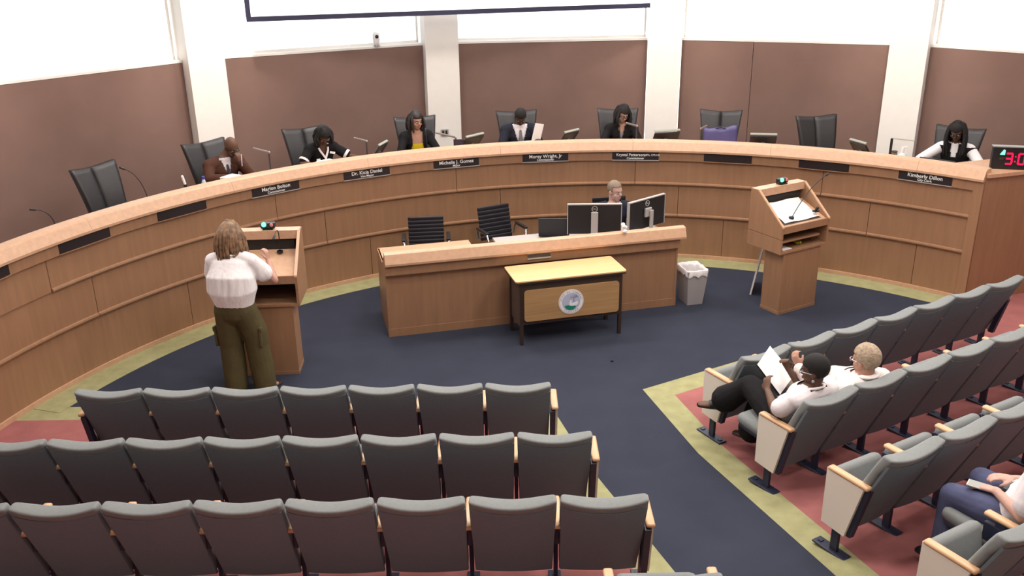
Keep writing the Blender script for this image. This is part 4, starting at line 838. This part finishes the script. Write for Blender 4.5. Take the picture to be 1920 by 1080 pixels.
def blouse(mb):
    p = f.J['pel']; n = f.J['neck']
    mb.tube([p+Vector((0, .0, .075)), p+Vector((0, -.005, .15)), p+Vector((0, -.01, .27)), p.lerp(n, .68)+Vector((0, -.01, 0)), p.lerp(n, .86), n+Vector((0, -.005, -.02))], [(.205, .165), (.235, .185), (.225, .175), (.205, .155), (.185, .125), (.085, .075)], side=(1, 0, 0), n=28)
    mb.tube([f.J['shL'], n+Vector((-.06, 0, -.02)), n+Vector((.06, 0, -.02)), f.J['shR']], [(.07, .07), (.066, .066), (.066, .066), (.07, .07)], side=(0, 1, 0), n=12)
    for q in 'LR':
        a = f.J['sh'+q]; e = a.lerp(f.J['el'+q], .50); mb.tube([a, a.lerp(e, .5), e+Vector((0, 0, -.02))], [(.066,)*2, (.074,)*2, (.086,)*2], n=16)
def bpred(c):
    n = f.J['neck']
    if c.z > n.z+.015 and abs(c.x) < .085: return True
    return False
bo = f.wear('blouse', BLO, blouse, .010, bpred, .004)
for v in bo.data.vertices:          # gathers running down the back
    c = v.co
    if c.z < 1.31: k = min(1, (1.31-c.z)/.12); k *= max(0, min(1, (c.z-1.0)/.1)); c.y += .0035*k*sin(c.x*95+2*sin(c.z*9))+.004*k*sin(c.x*41+1)
MB().box((-.02, -.062, 1.30), (.006, .012, .07), rx=-.25).obj('keyhole', DARK, f.t)
n0 = f.J['neck']; MB().tube([n0+Vector((.086*cos(a), .078*sin(a)-.005, .012)) for a in [k*pi/10 for k in range(21)]], [(.010, .010)]*21, n=8, caps=False).obj('neckband', BLO, f.t, smooth='full')
OLV = cloth('olive_cargo', (.085, .068, .030), .15)
def trs(mb):
    p = f.J['pel']; mb.tube([p+Vector((0, 0, .12)), p+Vector((0, -.005, .03)), p+Vector((0, -.01, -.06))], [(.155, .125), (.178, .145), (.165, .14)], side=(1, 0, 0), n=20)
    for q, s in (('L', -1), ('R', 1)):
        h = p+Vector((s*.085, 0, -.05)); mb.tube([h, f.J['kn'+q]+Vector((0, 0, .12)), f.J['kn'+q], f.J['kn'+q].lerp(f.J['an'+q], .55), f.J['an'+q]+Vector((0, -.01, .0))], [(.115, .125), (.118, .12), (.112, .112), (.112, .112), (.108, .112)], side=(1, 0, 0), n=18)
f.wear('cargo_trousers', OLV, trs, .010, lambda c: c.z < .055, .0)
for s, x in ((1, .215), (-1, -.195)):
    MB().box((x, .02, .60), (.03, .15, .19), bev=.012, rz=s*.15).box((x+s*.008, .02, .685), (.03, .155, .05), bev=.01, rz=s*.15).obj('cargo_pocket', OLV, f.t)
SAND = mat('sandal_dark', (.05, .022, .02), .5)
for q in 'LR':
    a = f.J['an'+q]; d = Vector(f.o['fd'+q]).normalized(); d.z = 0; MB().box(Vector((a.x, a.y, .012))+d*.07, (.09, .26, .022), rz=-math.atan2(d.x, d.y), bev=.01).obj('sandal_sole', SAND, f.t)
    s_ = d.cross(Vector((0, 0, 1))); b = Vector((a.x, a.y, 0))+d*.10; MB().tube([b-s_*.045+Vector((0, 0, .02)), b+Vector((0, 0, .062)), b+s_*.045+Vector((0, 0, .02))], [(.018, .006)]*3, side=d).obj('sandal_strap', SAND, f.t)
# ---- audience
def audience(r, i, label, skin, J, fem=False, vox=.008):
    c = SR(r, i); return Fig('person', label, (c.x, c.y, fz(c.x, c.y)), ROWA, skin, J, fem, vox)
TEE = cloth('white_tee', (.80, .74, .76), .05)
# 9 woman with papers, legs crossed
f = audience(1, 0, 'seated woman with short black hair, white top and black trousers, reading papers', DK2, dict(pel=(0, .10, .53), neck=(.01, -.125, .85), head=(.01, -.115, .985), yaw=.50, pitch=.12, roll=-.06, sw=.17, elL=(-.25, -.02, .68), wrL=(-.12, .20, .72), hdL=(.35, .5, .6), hnL=(.8, 0, -.4), curlL=.7,
      elR=(.20, .12, .66), wrR=(.04, .16, .88), hdR=(-.4, .1, .9), hnR=(-.6, -.4, 0), curlR=1.0, knR=(.12, .48, .53), anR=(.12, .56, .10), knL=(.0, .50, .595), anL=(-.08, .73, .37), fdL=(-.62, .75, .0), fuL=(0, -.2, 1), fdR=(-.1, 1, -.12), thL=1, thR=1), True)
f.body(); f.brows(HB_); f.hair(HB_, 'short', full=1.05); f.glasses(mat('pale_frame', (.5, .5, .55), .3))
f.wear('tee_shirt', TEE, lambda mb: (f.torso(mb, .022), [f.arm(mb, n, .02, .36, .016) for n in 'LR']), .010, lambda c, n=f.J['neck']: c.z > n.z+.012 and abs(c.x-n.x) < .08, .004)
def legs9(mb):
    f.torso(mb, .022, 0, .3)
    for n in 'LR': f.leg(mb, n, .034, .93 if n == 'R' else .86, .05)
f.wear('black_trousers', BLK, legs9, .011, lambda c, a=f.J['anL']: False)
MB().ball((-.078, -.01, -.045), .012, f.H, 8).obj('earring', CHROME, f.t)
n0 = f.J['neck']; MB().tube([n0+Vector((.083*cos(a), .076*sin(a)+.004, .012-.02*sin(a))) for a in [k*pi/10 for k in range(21)]], [(.011, .011)]*21, n=8, caps=False).obj('neckband', TEE, f.t, smooth='full')
f.wear('sandal', SAND, lambda mb: f.foot(mb, 'R', .005), .010, lambda c, a=f.J['anR']: c.z > a.z-.045 and c.y > a.y+.0 and c.y < a.y+.10)
f.wear('sandal', BLACK, lambda mb: f.foot(mb, 'L', .009), .010, lambda c, a=f.J['anL']: c.z > a.z-.062 and not (.075 < (c-a).length < .105))
W9 = Matrix.Translation(f.t.location) @ Matrix.Rotation(ROWA, 4, 'Z')
t = thing('papers', 'white sheets held up by the reading woman', 'paper', W9 @ Vector((.085, .33, .78)), ROWA); t.rotation_euler = (R_(52), R_(-14), ROWA+R_(22))
for k in range(2): MB().box((.012*k, .004*k, -.003*k), (.25, .30, .002), rz=.05*k).obj('paper_sheet', PAPER, t)
o = MB().box((0, 0, 0), (.255, .305, .008), bev=.002).obj('folder', BLACK, None, label='black folder behind the white sheets of the reading woman', cat='folder'); o.location = W9 @ Vector((.085, .337, .772)); o.rotation_euler = (R_(52), R_(-14), ROWA+R_(22))
# 10 fair haired person in white jacket
f = audience(1, 1, 'seated person with short fair hair in a white jacket, seen from behind', (.46, .25, .18), dict(pel=(0, .12, .53), neck=(.02, -.14, .80), head=(.03, -.12, .93), yaw=.12, pitch=.12, sw=.19, elL=(-.38, -.06, .76), wrL=(-.37, .16, .86), hdL=(-.1, .5, .8), hnL=(1, 0, 0), curlL=.9,
      elR=(.25, .06, .66), wrR=(.14, .28, .64), knL=(-.12, .48, .52), knR=(.12, .48, .52), anL=(-.12, .50, .09), anR=(.12, .50, .09), hs=1.04))
f.body(); f.hair(mat('fair_hair', (.40, .30, .21), .75, noise=.4, nscale=40, bump=.8, bscale=60), 'short', full=1.09, hairline=.07); f.glasses(CHROME)
WJ = mat('white_jacket', (.78, .71, .68), .75, noise=.06, nscale=10, bump=.7, bscale=18)
f.wear('white_jacket', WJ, lambda mb: (f.torso(mb, .034), [f.arm(mb, n, .026, .95, .006) for n in 'LR']), .010, lambda c, n=f.J['neck']: c.z > n.z+.03 and abs(c.x) < .07, .006)
n0 = f.J['neck']; MB().tube([n0+Vector((.085*cos(a), .078*sin(a)-.005, .022+.02*(sin(a) < 0))) for a in [k*pi/9 for k in range(19)]], [(.014, .026)]*19, side=(0, 0, 1), n=8, caps=False).obj('jacket_collar', WJ, f.t, smooth='full')
f.wear('trousers', cloth('tan_trousers', (.25, .2, .15)), lambda mb: [f.leg(mb, n, .02) for n in 'LR']); f.shoes(BLACK)
f.wear('under_shirt', TEE, lambda mb: f.torso(mb, .016), pred=lambda c, n=f.J['neck']: c.z > n.z+.03)
# 11 person in jeans cut by the frame
f = audience(3, 1, 'seated person in jeans and a white top holding a pale phone', (.52, .31, .25), dict(pel=(.03, .03, .53), neck=(.04, -.10, .95), head=(.04, -.06, 1.09), pitch=.5, yaw=0, elL=(-.21, -.08, .67), wrL=(-.07, .17, .645), hdL=(.05, 1, -.2), hnL=(0, -.1, -1), curlL=.35, elR=(.27, .0, .66), wrR=(.12, .18, .66),
      knL=(-.12, .40, .50), knR=(.19, .42, .50), anL=(-.14, .38, .09), anR=(.20, .40, .09), belly=1.15), vox=.0075)
f.body(); f.hair(mat('grey_hair', (.3, .28, .26), .6), 'short'); f.wear('jeans', cloth('blue_denim', (.080, .088, .165), .2), lambda mb: (f.torso(mb, .02, 0, .25), [f.leg(mb, n, .024, .96, .03) for n in 'LR']), .010)
f.wear('white_top', TEE, lambda mb: (f.torso(mb, .024), [f.arm(mb, n, .02, .34, .014) for n in 'LR']), .010, lambda c, n=f.J['neck']: c.z > n.z+.012 and abs(c.x) < .08, .004); f.shoes(BLACK)
W11 = Matrix.Translation(f.t.location) @ Matrix.Rotation(ROWA, 4, 'Z')
t = thing('phone', 'pale phone under the fingers of the person in jeans', 'phone', W11 @ Vector((-.07, .27, .625)), ROWA+.4); MB().box((0, 0, 0), (.075, .15, .010), bev=.003).obj('phone_body', mat('phone_pale', (.55, .55, .50), .4), t); MB().box((0, 0, .0055), (.065, .135, .001)).obj('phone_glass', mat('phone_glass', (.35, .36, .34), .2), t)
t = thing('shoulder_bag', 'black bag in the lap of the person in jeans', 'bag', W11 @ Vector((.06, .08, .62)), ROWA); MB().box((0, 0, .03), (.30, .13, .11), bev=.03).obj('bag_body', BLACK, t, smooth=True); MB().box((0, .067, .06), (.05, .008, .02)).obj('buckle', SILV, t)
